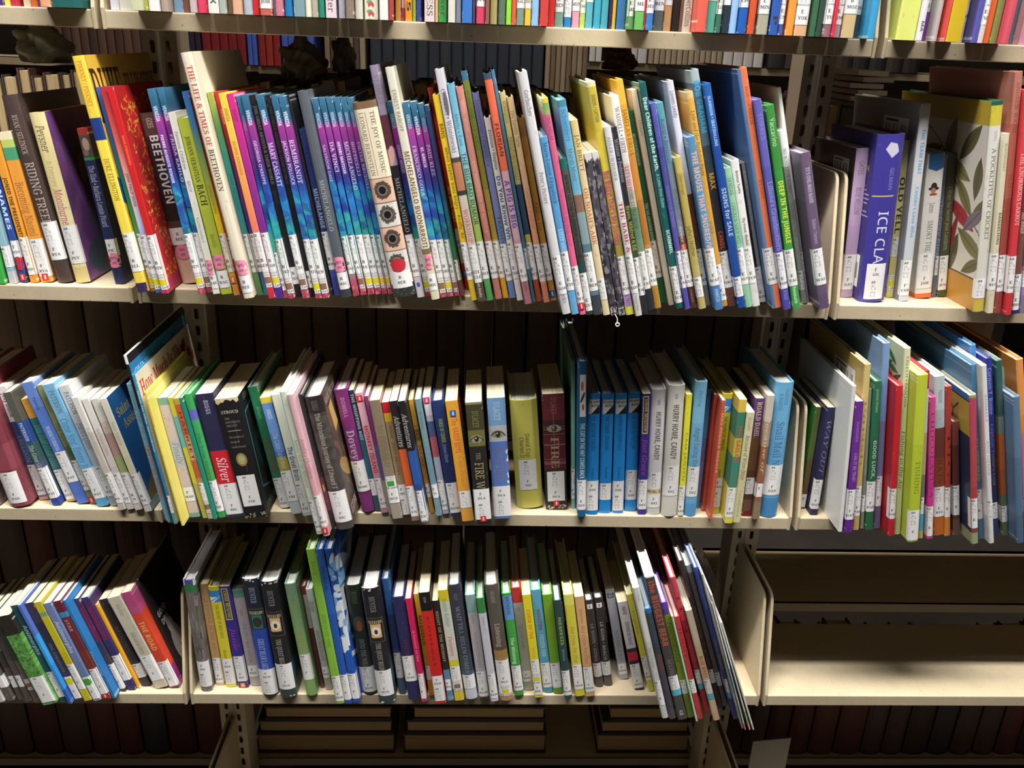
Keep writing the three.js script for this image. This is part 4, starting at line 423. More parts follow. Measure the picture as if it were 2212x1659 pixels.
{ shelf: 'D', bay: 'M', x0: 360, y0: 1120, s: 3.771, rows: `
145 508 330 1412 108|h=fence|0||c.72:F/HO^a.84|grey fence-patterned
266 538 430 1360 88|b|c8a070,c49868@.4,c09468@.7,d8a878@.95|A CANDLE IN THE MISTS@.15-.7,8a6438,r,.3|a.72^c.85:F/HAV|tan
371 560 526 1376 96|p=seriesYellow|0|THE SECRET OF RED GATE@.17-.5,8a8420,n,.3^Keene@.62-.7,8a8428,n,.28|c.71:F/KEE^a.84|yellow blue-banded
462 558 626 1380 88|b=banded|0|Eloise McGraw@.04-.3,c8b040,n,.4^Junie@.4-.62,b83a98,i,.4|a.68^c.8:F/HO^s.95o|purple yellow-boxed
572 588 726 1366 92|p|6c9c88,70a08c@.05,b8aab0@.08,b4a8ac@.5,b0a8a8@.9|Holm@.2-.26,7a7074,r,.24^OUR ONLY MAY AMELIA@.33-.75,7a7078,r,.28|c.78:F/HOL|mint-topped grey
675 500 842 1442 138|h=horseBlue|0|HUNTER@.07-.2,8890a8,s,.3^GREAT BEAR LAKE@.5-.77,9ca8d0,s,.34|c.77:F/HUN^a.88|blue-and-black
822 528 992 1462 142|h=horse|0|HUNTER@.07-.2,8a8a8c,s,.3^THE QUEST BEGINS@.48-.74,a8a494,s,.28|a.7^c.82:F/HUN|black polar-emblem
1000 540 1182 1446 92|h|7c9c84,84a874@.1,8cac70@.4,90b468@.7,84ac64@.85|FIELD@.1-.18,5c7c50,r,.3^THE GREEN DOG@.4-.6,9a7a44,r,.4|a.62^c.74:F/|pale green
1112 556 1268 1382 38|p|8a2c30,b0a8a0@.08,602428@.4|||dark red thin
1156 580 1322 1400 58|p|c8d0c8,b8c0b8@.1,b4b4b0@.5,a8a498@.8|Holm@.12-.22,5c605c,r,.5^PENNY FROM HEAVEN@.4-.7,5a5854,r,.4|c.76:F/HO|grey-white
1172 258 1416 1512 76|pd180|8cc044,88bc40@.4,84b840@.8|Horn@.07-.16,5c8828,r,.4^SONGS OF THE@.4-.62,5c8c2c,r,.4|a.81^c.9:F/HOR|lime green
1246 258 1480 1512 62|pd180|2c64b8,2858ac@.4,2450a4@.8|BLACK@.1-.25,1c4080,n,.4|a.8^c.9:F/|blue
1312 258 1554 1502 72|pd180=clouds>sky|0||a.8^c.9:F/|blue cloud-printed
1512 556 1652 1436 134|h=horseGreen|0|HUNTER@.05-.16,6a6848,s,.3^INTO THE WILD@.48-.75,8a9084,s,.3|a.74^c.86:F/HUN|dark green
1652 578 1796 1516 142|h=horse|0|HUNTER@.07-.2,8a8a8c,s,.3^THE QUEST BEGINS@.46-.72,a8a494,s,.28|a.7^c.82:F/HUN|black polar-emblem
1780 498 1922 1432 62|p|2c5890,26508c@.1,243c70@.3,3c4c6c@.6,4a6a80@.8||a.63^c.75:F/|steel blue` },
{ shelf: 'D', bay: 'M', x0: 820, y0: 1140, s: 3.95, rows: `
156 600 297 1472 104|p|2c2a58,282654@.4,2a2858@.9|HESSE@.4-.6,7a2c3c,r,.3|a.56^c.68:F/HAR|navy
242 608 382 1486 52|b|d01c5c,c41854@.5,cc2458@.9|A Corner of the@.3-.6,e8b0c4,r,.3|a.72^c.85:F/|crimson
312 568 446 1432 48|b|d8b430,c89c2c@.3,c0942c@.6|MISSING@.2-.5,7a4c1c,n,.5|a.7|mustard
386 558 522 1506 98|b|17150f,151310@.1,d02820@.16,c8241c@.5,c02420@.9|by James@.04-.09,b8b0a8,i,.24^Contest@.2-.66,8a1c18,n,.24|c.74:F/HAP^a.85|red black-topped
466 628 606 1476 58|b|2a201c,241c1c@.4,2c2424@.6,5c84a4@.68,6c9cbc@.95|NIGHT OF THE MUMMY@.1-.6,a89c70,n,.4|c.78:F/HA|dark brown blue-based
536 538 682 1478 84|b|d8c428,c8ccb8@.1,d0ccc0@.3,d0c838@.62,d8c040@.9|Natalie Babbitt@.07-.32,7a8c84,i,.4^Twisters@.4-.58,a85048,i,.4|a.68^lb.83|yellow-and-white
632 498 786 1468 104|h|383848,363844@.3,3c4450@.6,4a5a6c@.75,c8ccd8@.78|HAHN@.07-.13,7c7c88,r,.3^WAIT TILL HELEN COMES@.18-.76,8c98a4,r,.32|a.78^c.88:F/HAH|dark slate
770 580 892 1450 86|p|88a8a8,84a4a4@.16,b8b0b4@.17,b4acb0@.9|Hamilton@.18-.27,7c7878,r,.3^THE PLANET OF JUNIOR BROWN@.35-.7,7c787c,r,.28|a.74^c.86:F/HAM|grey teal-topped
856 608 982 1486 70|p|3c8444,408848@.13,c8c8d0@.14,c4c8d0@.9|Hamilton@.17-.26,84848c,r,.3^ZEELY@.27-.34,9c9ca4,r,.3|a.72^c.85:F/HAM|white green-topped
952 498 1086 1482 116|h|5c544c,585048@.4,5a4c3c@.52,a07c48@.55,b08450@.62,c8c0c0@.64,b48868@.86|HEARNE@.05-.15,a49c94,r,.26^Listening@.32-.52,b4a48c,s,.36|a.64^c.76:F/HEA^ly.84|brown-grey
1080 568 1196 1436 82|p|3c9c3c,6c9cd0@.02,6898cc@.24,44a444@.25,3c9c40@.6,8cb080@.7,44a04c@.93|BRENKAS@.03-.2,2c5c98,n,.4^The Winning@.42-.68,c8e0c0,n,.36|a.7^c.84:F/HAS|green blue-banded
1166 520 1270 1392 88|p|c83c34,c03c34@.13,b4b0a4@.14,b0aca0@.9|Hay@.18-.22,7c786c,r,.3^THE EGYPT GAME@.34-.58,80786c,r,.34|c.8:F/HAS|grey red-topped
1250 578 1360 1452 76|b|e4d428,e0d02c@.4,dccc30@.9|CURSE OF THE@.14-.42,d87c28,n,.44^Hildick@.5-.66,b8a828,r,.34|a.62^ly.74^c.83:F/HIL|bright yellow
1330 538 1440 1412 86|p|5ca4c4,58a0c0@.4,5498b8@.9|HOUSTON@.18-.38,8c3c3c,n,.34^FROZEN FIRE@.42-.64,a8ccd8,n,.4|a.7^c.82:F/HOU|sky blue
1430 578 1526 1422 86|p|74a82c,70a430@.4,74a434@.7|GRANDMA@.1-.5,8c9c28,n,.4|a.68^c.8:F/|leaf green
1516 628 1612 1468 70|p|2c4844,284440@.5,2c4840@.9|NEMESIS@.16-.44,9cac4c,n,.36^Howe@.48-.6,9ca8a0,r,.3|a.7^c.83:F/HOR|dark green
1610 578 1711 1442 86|p|e0dc68,d4cc44@.1,d4cc48@.5,d8cc30@.9|Hot Cross Pat Plus@.3-.66,a87048,i,.4|a.68^c.8:F/HOB|pale yellow
1702 594 1801 1442 80|b|d4a874,cca070@.4,d0a474@.9|Hoberman@.12-.26,8c6438,r,.24^Hot Cross Pat Plus@.28-.66,a86848,i,.4|a.7^c.82:F/HOP|peach
1786 628 1876 1362 74|h|343030,302c2c@.5,4a4644@.9|LE GUIN • SONG@.26-.7,8c8684,n,.34|s.04w^a.72^c.84:F/|black
1866 608 1952 1352 78|h|302c2e,2c2a2c@.5,484444@.9|LE GUIN • BEACH@.26-.7,a49e9a,n,.34|s.05w^a.72^c.84:F/|black` },
{ shelf: 'D', bay: 'M', x0: 1260, y0: 1140, s: 3.318, rows: `
190 446 292 1090 66|b|a8a8b0,a4a4ac@.5,a8acb4@.9|THE SUMMER OF RILEY@.44-.8,6a6a70,r,.36^23@.04-.1,3a3a40,n,.7|c.82:F/HEN|grey
276 540 402 1166 72|b|d0ccd0,ccc8cc@.48,2c2838@.52,c02838@.56,3a2438@.66,ccc8c8@.7,3a3840@.95|HAHN@.05-.14,6a6468,n,.4^STEPPING ON CRACKS@.22-.48,6a6468,n,.36|a.7^c.82:F/HAN|white navy-edged
336 485 496 1176 48|p|e0dc58,dcd848@.3,d8d04c@.6|In the Sarah Thanks@.16-.4,8a8430,r,.4|a.63^c.75:F/HA|yellow
375 436 582 1370 54|p|d8d8d0,c8c8c4@.4,ccccc8@.8|McCloskey@.05-.1,9a9a98,r,.3^Time of Wonder@.44-.6,7c7c78,r,.36|a.7^c.82:E/|white
460 588 642 1376 50|p|2c70b0,3c4854@.04,38404c@.3,5a4444@.4,484450@.55,504c50@.9|||dark blue
472 358 712 1382 70|pd200|f0f0f0,4a4440@.01,484240@.4,4c4844@.8|the BIGGEST BEAR@.03-.47,c85844,n,.6^by LYND@.56-.68,8c8884,i,.4^H.M.@.93-.97,c8c4c0,n,.4|a.68^sb.76|charcoal red-lettered
580 543 772 1366 50|p|6c3ca8,5c3c88@.05,7c8c2c@.1,849830@.4,6c8434@.8|Moccasin@.1-.5,4c5c1c,i,.5|a.66|olive purple-topped
642 638 818 1390 18|p|b8d8b0|||pale mint thin
672 643 836 1376 46|p|c83840,bc3440@.4,b83438@.9|JENNY@.1-.4,7c1c24,r,.5|a.6|red
640 363 892 1342 48|pd200|cc4854,bc3c48@.3,a83440@.6,b03c3c@.9|TEN@.1-.4,7c2028,r,.5|a.66^sb.74|red
747 603 957 1386 52|p|d8c4a8,d0b894@.3,d4bc9c@.7,dcb494@.9|BLUE BIRDS@.4-.6,b84c34,n,.5|a.62^sb.72|peach-cream
706 243 986 1302 42|pd200|3c3834,483830@.2,403028@.5,44342c@.9|WINTER@.3-.7,6a5a4c,r,.4|a.72|dark brown
758 278 1032 1282 48|pd200|b4bcbc,6c6460@.05,746860@.4,6c605c@.8||a.75|taupe
816 288 1092 1376 46|pd200|3858a8,34509c@.3,3c4484@.5,44448c@.9|STELLALUNA@.08-.26,7c94cc,n,.4^Circus Dreams@.45-.65,b89c4c,i,.5|a.72^sb.8|royal blue
868 330 1128 1440 24|pd200|c8c8c0,a8b0a8@.5||a.75|grey thin
905 545 1150 1510 22|p|dcdcdc,98a8b0@.5,b8b8b8@.7,c06070@.95|||white thin leaning
938 480 1180 1530 20|p|e4e4e0,d0d0c8@.5,8cb488@.85,d8b0a8@.95|||white thin leaning
968 690 1204 1540 20|p|e8e8e0,dcdcd0@.5,d0b8b0@.95|||white thin leaning` },
];
// the shelf over these: only the feet of its books reach into the photograph;  x w | colours | foot lettering | label
const FEET = [
{ bay: 'L', x0: 0, s: 4.608, rows: `
20 45|4a2a70|||purple
75 60|e8d060|||yellow
150 80|c03040|||red
275 80|e0ccb0|||cream
345 70|e07030|||orange
425 80|7a3a98|||violet
520 110|e0a078|||peach
750 330|1f5c58|||dark green wide` },
{ bay: 'M', x0: 0, s: 4.608, rows: `
1095 98|dcd8e8|||lavender-white
1228 160|=dk|||white boxed-lettered
1385 140|c8c8a4|||grey-green
1462 28|a8a83c|||olive
1548 118|e4e2e0|||white
1645 88|a89488|||brown-grey
1765 105|8fb0d0|||light blue
1852 58|8a5a48|E/|16|brown
1932 66|c0b0b0|||grey-pink
2015 96|e04060|||hot pink
2130 108|e4e0d8|EK||white` },
{ bay: 'M', x0: 440, s: 4.81, rows: `
212 76|a8b0a8|||grey
276 60|8a6a50|||brown
360 96|d8a888|E/ELL|24|peach
460 98|b0bcc8|||grey-blue
550 70|d02c2c|||red
655 128|c06050|E/JOH|7|red-based
740 38|8a6a78|||mauve
795 78|c87888|||pink
885 90|1f78b8|E/|26|blue
1005 128|7a98a0|||teal-grey
1095 70|e4dcc8|||cream
1162 60|b0a898|||stone
1225 66|2a8a70|E/|20|green
1325 112|e0ccd4|Schuster||pink-white
1440 74|a8a8b4|||grey
1522 84|8a7668|||brown-grey
1612 86|e0dccc|||cream
1742 142|=fox|||cream fox-printed
1872 92|e8e6e2|||white
1945 44|b04844|||red
2025 66|b88a3c|||mustard
2075 36|a02c48|E/|14|crimson
2125 86|e8a034|5||orange
2188 36|98b83c|||lime
2235 50|3c4ca0|||dark blue` },
{ bay: 'M', x0: 860, s: 4.81, rows: `
325 108|dccccc|S PRESS||pinkish white
402 38|d8b078|||tan
462 88|3c9848|Walker||green
555 80|d8d4c8|||cream
626 58|b4bcc8|||grey-blue
716 108|3c74c0|||glossy blue
785 34|7a6a88|||purple-grey
855 94|d04060|2nd/Lev|18|crimson
925 44|8a5a4c|||brown
990 82|b8a868|||khaki
1075 80|5a7060|||grey-green
1148 58|8cd838|||lime
1200 50|d85a3c|||orange-red
1262 82|7a9080|E/GL|18|grey-green
1342 72|e0b83c|E/RO|18|yellow
1420 80|8cb8e0|||pale blue
1510 90|c84038|E/CAK|30|brick red
1588 70|d03030|E/|30|scarlet
1665 92|7aa08c|E/REN|16|sea green
1755 78|2c84c8|a|16|bright blue
1838 82|d89ab0|E/MIN|18|pink
1908 58|b0cc60|E/OO|16|lime-tinted
1976 78|5ca8b8|E/|28|aqua
2058 78|3ca0b8|||turquoise
2136 78|48a0b0|E/HO|32|teal
2196 34|3a2a50|||dark purple` },
{ bay: 'M', x0: 1280, s: 4.81, rows: `
212 40|d8b040|||yellow
295 98|3c78b0|||blue
378 66|6a9a5c|E/ME|14|green
476 96|6cb460|E/ME|20|leaf green
532 16|c03030|||red
580 76|3c7cc0|E/DEC|18|blue
672 100|5a6260|E/BEN|22|grey
766 86|c89868|E/BON|28|tan
850 76|26201e|E/|40|black
906 32|7a5a48|||brown
976 100|d4ccb8|HarperCollins||cream
1104 112|e06050|||coral
1214 98|5ca490|E/CAR|34|sea green
1293 58|3c6a5c|E/GI|20|dark green
1366 86|24303a|E/WAR|30|black-and-teal
1450 80|94bce8|||pale blue
1540 92|1c5cb0|2nd/Lev|28|strong blue
1632 80|d0542c|||burnt orange
1750 118|a8a490|E/MIN|22|stone
1874 96|3058a8|P||blue-footed peach
1942 44|44589c|E/EN|12|slate
1974 22|6a2028|||maroon
2032 88|e8963c|||orange
2150 132|d8a880|E/YOK|12|peach` },
{ bay: 'M', x0: 1700, s: 4.32, rows: `
226 68|3c6848|||forest green
290 66|2c4838|||dark green
364 80|8a6068|E/TU|14|grey-rose
411 34|d03048|||red
458 72|a88c98|E/SM|14|mauve
560 132|c8b080|B/MOZ|26|tan
696 138|4a5660|B/POS|26|slate
788 36|1f4a6c|||dark blue
862 130|3898c8|||turquoise` },
{ bay: 'R', x0: 1700, s: 4.32, rows: `
1052 206|d8dc74|||lime-yellow wide
1186 58|dcd8e0|MA||white
1266 92|8c3ca8|E/82|32|purple
1336 64|e4dcc8|||cream
1396 60|b0a8a4|||stone grey
1432 26|d85048|||red
1528 152|c8a820|||dark yellow
1640 82|d8d0d0|E/SM|22|pale
1720 82|5454a4|||indigo
1780 62|ccc4c8|E/AP|20|grey
1842 78|d8602c|||orange-red
1926 84|7c8044|||olive
2008 74|cc5060|||rose red
2064 54|5a6a7c|||slate
2118 62|a87c7c|||dusty rose
2190 84|d890a8|||pink` },
];
// ---------------------------------------------------------------- the room
function slab(name, w, h, d, x, y, z, mat) { const m = mesh(name, box(w, h, d), mat); m.position.set(x, y, z); m.userData.kind = 'structure'; return m; }
slab('floor', 8.2, 0.1, 6.4, 0.5, -0.05, -0.4, M.floor);
slab('ceiling', 8.2, 0.1, 6.4, 0.5, 4.2, -0.4, M.ceiling);
slab('wall_back', 8.2, 4.3, 0.1, 0.5, 2.05, -3.55, M.wall);
slab('wall_front', 8.2, 4.3, 0.1, 0.5, 2.05, 2.75, M.wall);
slab('wall_left', 0.1, 4.3, 6.2, -3.55, 2.05, -0.4, M.wall);
slab('wall_right', 0.1, 4.3, 6.2, 4.55, 2.05, -0.4, M.wall);
function ceilingLight(L, label) {
  const g = thing('ceiling_light', label, 'light'); g.position.set(L.x, L.y, L.z);
  mesh('housing', mergeGeometries([box(L.len + .06, .04, L.wid + .05, 0, .055, 0), box(.03, .11, .03, -L.len * .4, .1, 0), box(.03, .11, .03, L.len * .4, .1, 0)]), M.fixture, g);
  for (const s of [-1, 1]) mesh('added_side_shield', box(L.len + .06, .325, .004, 0, -.1275, s * .15), M.addedHood, g);  // flaps added to the unseen fixture, blocking light spread towards the far range
  mesh('top_tray', box(L.len + .06, .004, .304, 0, .037, 0), M.addedHood, g);
  const glow = new THREE.MeshStandardMaterial({ color: 0xffffff, emissive: L.tint, emissiveIntensity: 2.5 });
  for (const s of [-1, 1]) { const t = new THREE.CylinderGeometry(.013, .013, L.len, 12); t.rotateZ(Math.PI / 2); t.translate(0, .018, s * L.wid * .28); mesh('tube', t, glow, g); }
  const a = new THREE.RectAreaLight(L.tint, L.power, L.len, L.wid); a.position.set(L.x, L.y - .012, L.z); a.rotation.x = -Math.PI / 2; a.name = numbered('tube_light'); scene.add(a);
}
ceilingLight(NEAR_LIGHT, 'fluorescent strip light over the aisle in front of the books');
ceilingLight(FAR_LIGHT, 'fluorescent strip light over the aisle behind the shelves');

// ---------------------------------------------------------------- steel shelving
const SHELF = { A: Y0, B: Y0 - .3285, C: Y0 - .6555, D: Y0 - .9861, E: Y0 - 1.37 };
const TOP = .02, DEEP = .186, BACK = -.25;
const BAY = { L: [-.9065, -.0085], M: [.007, .9055], R: [.9225, 1.8205] };
function plateGeo(low) {
  const s = new THREE.Shape(); if (low) { s.moveTo(0, 0); s.lineTo(.001, .0195); s.lineTo(-DEEP, .0195); s.lineTo(-DEEP, 0); s.closePath(); } else { s.moveTo(0, 0); s.lineTo(.001, .022); s.lineTo(-.038, .172); s.quadraticCurveTo(-.042, .186, -.056, .186); s.lineTo(-DEEP, .186); s.lineTo(-DEEP, 0); s.closePath(); }
  const g = new THREE.ExtrudeGeometry(s, { depth: .003, bevelEnabled: true, bevelThickness: .0007, bevelSize: .0007, bevelSegments: 1, curveSegments: 6 });
  g.rotateY(-Math.PI / 2); g.translate(.0015, 0, 0); return g;
}
const PLATE = plateGeo(), LOWPLATE = plateGeo(true);
function boardGeo(w) {           // folded sheet: rolled front lip, flat top, short rear flange
  const s = new THREE.Shape(), D = -DEEP; s.moveTo(-.012, 0); s.lineTo(-.0012, 0); s.quadraticCurveTo(0, 0, 0, .0012); s.lineTo(0, .018); s.quadraticCurveTo(0, .02, -.002, .02); s.lineTo(D, .02); s.lineTo(D, .004); s.lineTo(D + .0018, .004); s.lineTo(D + .0018, .0182); s.lineTo(-.0024, .0182); s.lineTo(-.0024, .0018); s.lineTo(-.012, .0018); s.closePath();
  const g = new THREE.ExtrudeGeometry(s, { depth: w, bevelEnabled: false, curveSegments: 4 }); g.rotateY(-Math.PI / 2); g.translate(w / 2, 0, 0); return g;
}
const shelfWord = { A: 'over the biographies', B: 'carrying the biographies and picture books', C: 'carrying the mixed novels', D: 'carrying the lowest row of novels', E: 'near the floor' };
const bayWord = { L: 'of the bay with slanting novels', M: 'of the fullest middle bay', R: 'of the half-empty bay' };
function shelf(row, bay) {
  const [x0, x1] = BAY[bay], w = x1 - x0, y = SHELF[row];
  const g = thing('steel_shelf', `beige steel shelf ${shelfWord[row]}, ${bayWord[bay]}`, 'shelf', 'beige steel shelves'); g.position.set((x0 + x1) / 2, y, 0);
  mesh('board', boardGeo(w), M.steel, g);
  for (const s of [-1, 1]) { const low = (row === 'B' || row === 'C') && ((bay === 'M' && s < 0) || (bay === 'L' && s > 0)); const p = mesh('bracket_plate', low ? LOWPLATE : PLATE, M.steel, g); p.position.x = s * (w / 2 + .0024); }
}
for (const bay of 'LMR') for (const row of 'ABCDE') shelf(row, bay);
function rearShelf(x0, x1, y, label, z = BACK, deep = .186) {
  const g = thing('rear_shelf', label, 'shelf', 'shelves of the far side'); g.position.set((x0 + x1) / 2, y, z); const w = x1 - x0;
  mesh('board', mergeGeometries([box(w, .002, deep, 0, TOP - .001, -deep / 2), box(w, .02, .003, 0, .01, -.0015), box(w, .02, .01, 0, .01, -deep + .005)]), M.steel, g);
}
for (const bay of 'LMR') for (const row of 'ABCDE') rearShelf(...BAY[bay], SHELF[row], `beige steel shelf on the far side, behind the one ${shelfWord[row]}, ${bayWord[bay]}`.replace('carrying the ', 'with ').replace('beige steel shelf on the far side, behind', 'far-side shelf behind'));
// slotted uprights
function postGeo() {
  const w = .046, h = 2.05, s = new THREE.Shape(); s.moveTo(-w / 2, 0); s.lineTo(w / 2, 0); s.lineTo(w / 2, h); s.lineTo(-w / 2, h); s.closePath();
  for (let y = .06; y < h - .03; y += .0272) for (const c of [-.0105, .0105]) { const p = new THREE.Path(), a = .0032, b = .0085; p.moveTo(c - a, y - b + a); p.lineTo(c - a, y + b - a); p.quadraticCurveTo(c - a, y + b, c, y + b); p.quadraticCurveTo(c + a, y + b, c + a, y + b - a); p.lineTo(c + a, y - b + a); p.quadraticCurveTo(c + a, y - b, c, y - b); p.quadraticCurveTo(c - a, y - b, c - a, y - b + a); s.holes.push(p); }
  const f = new THREE.ExtrudeGeometry(s, { depth: .002, bevelEnabled: false, curveSegments: 2 }); f.translate(0, 0, -.192);
  return mergeGeometries([f, ...[-1, 1].map((k) => box(.002, h, .05, k * (w / 2 - .001), h / 2, -.217).toNonIndexed()), box(.0035, h, .003, 0, h / 2, -.1885).toNonIndexed(), box(w, h, .002, 0, h / 2, -.2425).toNonIndexed()]);
}
const POST = postGeo();
for (const [x, l] of [[-.9145, 'slotted steel upright at the outer end of the bay with slanting novels'], [0, 'slotted steel upright beside the slanting novels and the biographies'], [.917, 'slotted steel upright beside the empty shelf'], [1.8285, 'slotted steel upright at the outer end of the half-empty bay']]) { const p = mesh('upright_post', POST, M.post); p.name = numbered('upright_post'); p.position.set(x, 0, 0); tag(p, l, 'post', 'slotted uprights'); }
// ---------------------------------------------------------------- book shapes
function makeProfile(kind, t, d) {
  const bulge = kind === 'h' ? Math.min(.2 * t, .006) : kind === 'p' ? Math.min(.22 * t, .002) : Math.min(.12 * t, .0012);
  const pw = kind === 'h' ? 2.6 : kind === 'p' ? 4 : 8, n = 10, P = [];
  P.push([-t / 2, -d, 0]);
  if (kind !== 'b' && t > .006) P.push([-t / 2, -.012, 0], [-t / 2 + .0007, -.0085, 0], [-t / 2, -.0055 - bulge * .3, 0]);
  for (let i = 0; i <= n; i++) { const a = -1 + 2 * i / n; const k = Math.sign(a) * Math.pow(Math.abs(a), .8); P.push([k * t / 2, -bulge * Math.pow(Math.abs(k), pw), (k + 1) / 2]); }
  if (kind !== 'b' && t > .006) P.push([t / 2, -.0055 - bulge * .3, 1], [t / 2 - .0007, -.0085, 1], [t / 2, -.012, 1]);
  P.push([t / 2, -d, 1]); return { P, bulge };
}
function coverGeo(kind, t, h, d, c, artL, artR, board) {
  const { P } = makeProfile(kind, t, d), pos = [], uv = [], Q = P.map(([x, z]) => [Math.max(-t / 2 + board, Math.min(t / 2 - board, x)), Math.max(-d, z - board)]);
  const tri = (...v) => { for (const [x, y, z, u, w] of v) { pos.push(x, y, z); uv.push(u, w); } };
  const quad = (a, b, e, f) => tri(a, b, e, a, e, f);
  for (let i = 0; i + 1 < P.length; i++) {
    const [x0, z0, u0] = P[i], [x1, z1, u1] = P[i + 1];
    let A = U(c, u0), B = U(c, u1), v0 = V(c, 0), v1 = V(c, 1);
    const side = u0 === u1 && u0 === 0 ? artL : u0 === u1 && u0 === 1 ? artR : null;
    if (side) { A = U(side, u0 === 0 ? 1 + z0 / d : -z0 / d); B = U(side, u0 === 0 ? 1 + z1 / d : -z1 / d); v0 = V(side, 0); v1 = V(side, 1); }
    quad([x0, 0, z0, A, v0], [x1, 0, z1, B, v0], [x1, h, z1, B, v1], [x0, h, z0, A, v1]);
    const [a0, b0] = Q[i], [a1, b1] = Q[i + 1], e = U(c, u0 === u1 ? u0 : .5), et = V(c, .995), eb = V(c, .005);
    quad([a1, 0, b1, e, eb], [a0, 0, b0, e, eb], [a0, h, b0, e, et], [a1, h, b1, e, et]);
    quad([x0, h, z0, e, et], [x1, h, z1, e, et], [a1, h, b1, e, et], [a0, h, b0, e, et]);
    quad([x1, 0, z1, e, eb], [x0, 0, z0, e, eb], [a0, 0, b0, e, eb], [a1, 0, b1, e, eb]);
  }
  for (const i of [0, P.length - 1]) { const [x0, z0, u0] = P[i], [a0] = Q[i], e = U(c, u0); const q = [[x0, 0, z0, e, V(c, 0)], [a0, 0, z0, e, V(c, 0)], [a0, h, z0, e, V(c, 1)], [x0, h, z0, e, V(c, 1)]]; i ? quad(...q) : quad(...q.reverse()); }
  const g = new THREE.BufferGeometry(); g.setAttribute('position', new THREE.Float32BufferAttribute(pos, 3)); g.setAttribute('uv', new THREE.Float32BufferAttribute(uv, 2));
  return toCreasedNormals(g, .65);
}
function pageGeo(kind, t, h, d, board) {
  const hc = kind !== 'b', x = t / 2 - board - .00005, y0 = hc ? .003 : .0004, y1 = h - (hc ? .0035 : .0006), z0 = -board - (hc ? .003 : .0006), z1 = -d + (hc ? .004 : .0006);
  const g = new THREE.BoxGeometry(2 * x, y1 - y0, z0 - z1, 3, 1, 1); g.translate(0, (y0 + y1) / 2, (z0 + z1) / 2);
  const p = g.attributes.position, uv = g.attributes.uv, off = rnd();
  for (let i = 0; i < p.count; i++) { if (p.getY(i) > h / 2 && kind !== 'b') p.setY(i, p.getY(i) + rr(-.0005, .0005)); uv.setXY(i, off + p.getX(i) * 22, (p.getZ(i) + p.getY(i)) * 6); }
  g.computeVertexNormals(); return g;
}
// a point of the spine surface: s metres round from the middle of the spine
function wrapPoint(kind, t, bulge, s, lift) {
  const half = t / 2, pw = kind === 'h' ? 2.6 : kind === 'p' ? 4 : 8;
  if (Math.abs(s) <= half - .0002) { const k = s / half, dz = -bulge * pw * Math.pow(Math.abs(k), pw - 1) * Math.sign(k) / half, l = Math.hypot(1, dz); return [s - lift * dz / l, -bulge * Math.pow(Math.abs(k), pw) + lift / l]; }
  return [Math.sign(s) * (half + lift), -bulge + lift * .3 - (Math.abs(s) - half)];
}
function stickerGeo(kind, t, bulge, y, w, h, c, lift = .00022) {      // a paper label folded round the spine
  const n = 14, pos = [], uv = [], idx = [];
  for (let i = 0; i <= n; i++) { const s = -w / 2 + w * i / n; const [x, z] = wrapPoint(kind, t, bulge, s, lift); pos.push(x, y, z, x, y + h, z); uv.push(U(c, i / n), V(c, 0), U(c, i / n), V(c, 1)); if (i < n) { const a = i * 2; idx.push(a, a + 2, a + 3, a, a + 3, a + 1); } }
  const g = new THREE.BufferGeometry(); g.setAttribute('position', new THREE.Float32BufferAttribute(pos, 3)); g.setAttribute('uv', new THREE.Float32BufferAttribute(uv, 2)); g.setIndex(idx); g.computeVertexNormals(); return g;
}
function discGeo(kind, t, bulge, y, r, c, lift = .00034) {
  const pos = [], uv = [], idx = [], ring = [0, .35, .7, 1], n = 20;
  ring.forEach((q) => { for (let k = 0; k <= n; k++) { const a = k / n * 2 * Math.PI, sx = q * Math.cos(a), sy = q * Math.sin(a); const [x, z] = wrapPoint(kind, t, bulge, sx * r, lift); pos.push(x, y + sy * r, z); uv.push(U(c, .5 + sx * .49), V(c, .5 + sy * .49)); } });
  for (let j = 0; j + 1 < ring.length; j++) for (let k = 0; k < n; k++) { const a = j * (n + 1) + k, b = a + n + 1; idx.push(a, b, b + 1, a, b + 1, a + 1); }
  const g = new THREE.BufferGeometry(); g.setAttribute('position', new THREE.Float32BufferAttribute(pos, 3)); g.setAttribute('uv', new THREE.Float32BufferAttribute(uv, 2)); g.setIndex(idx); g.computeVertexNormals(); return g;
}
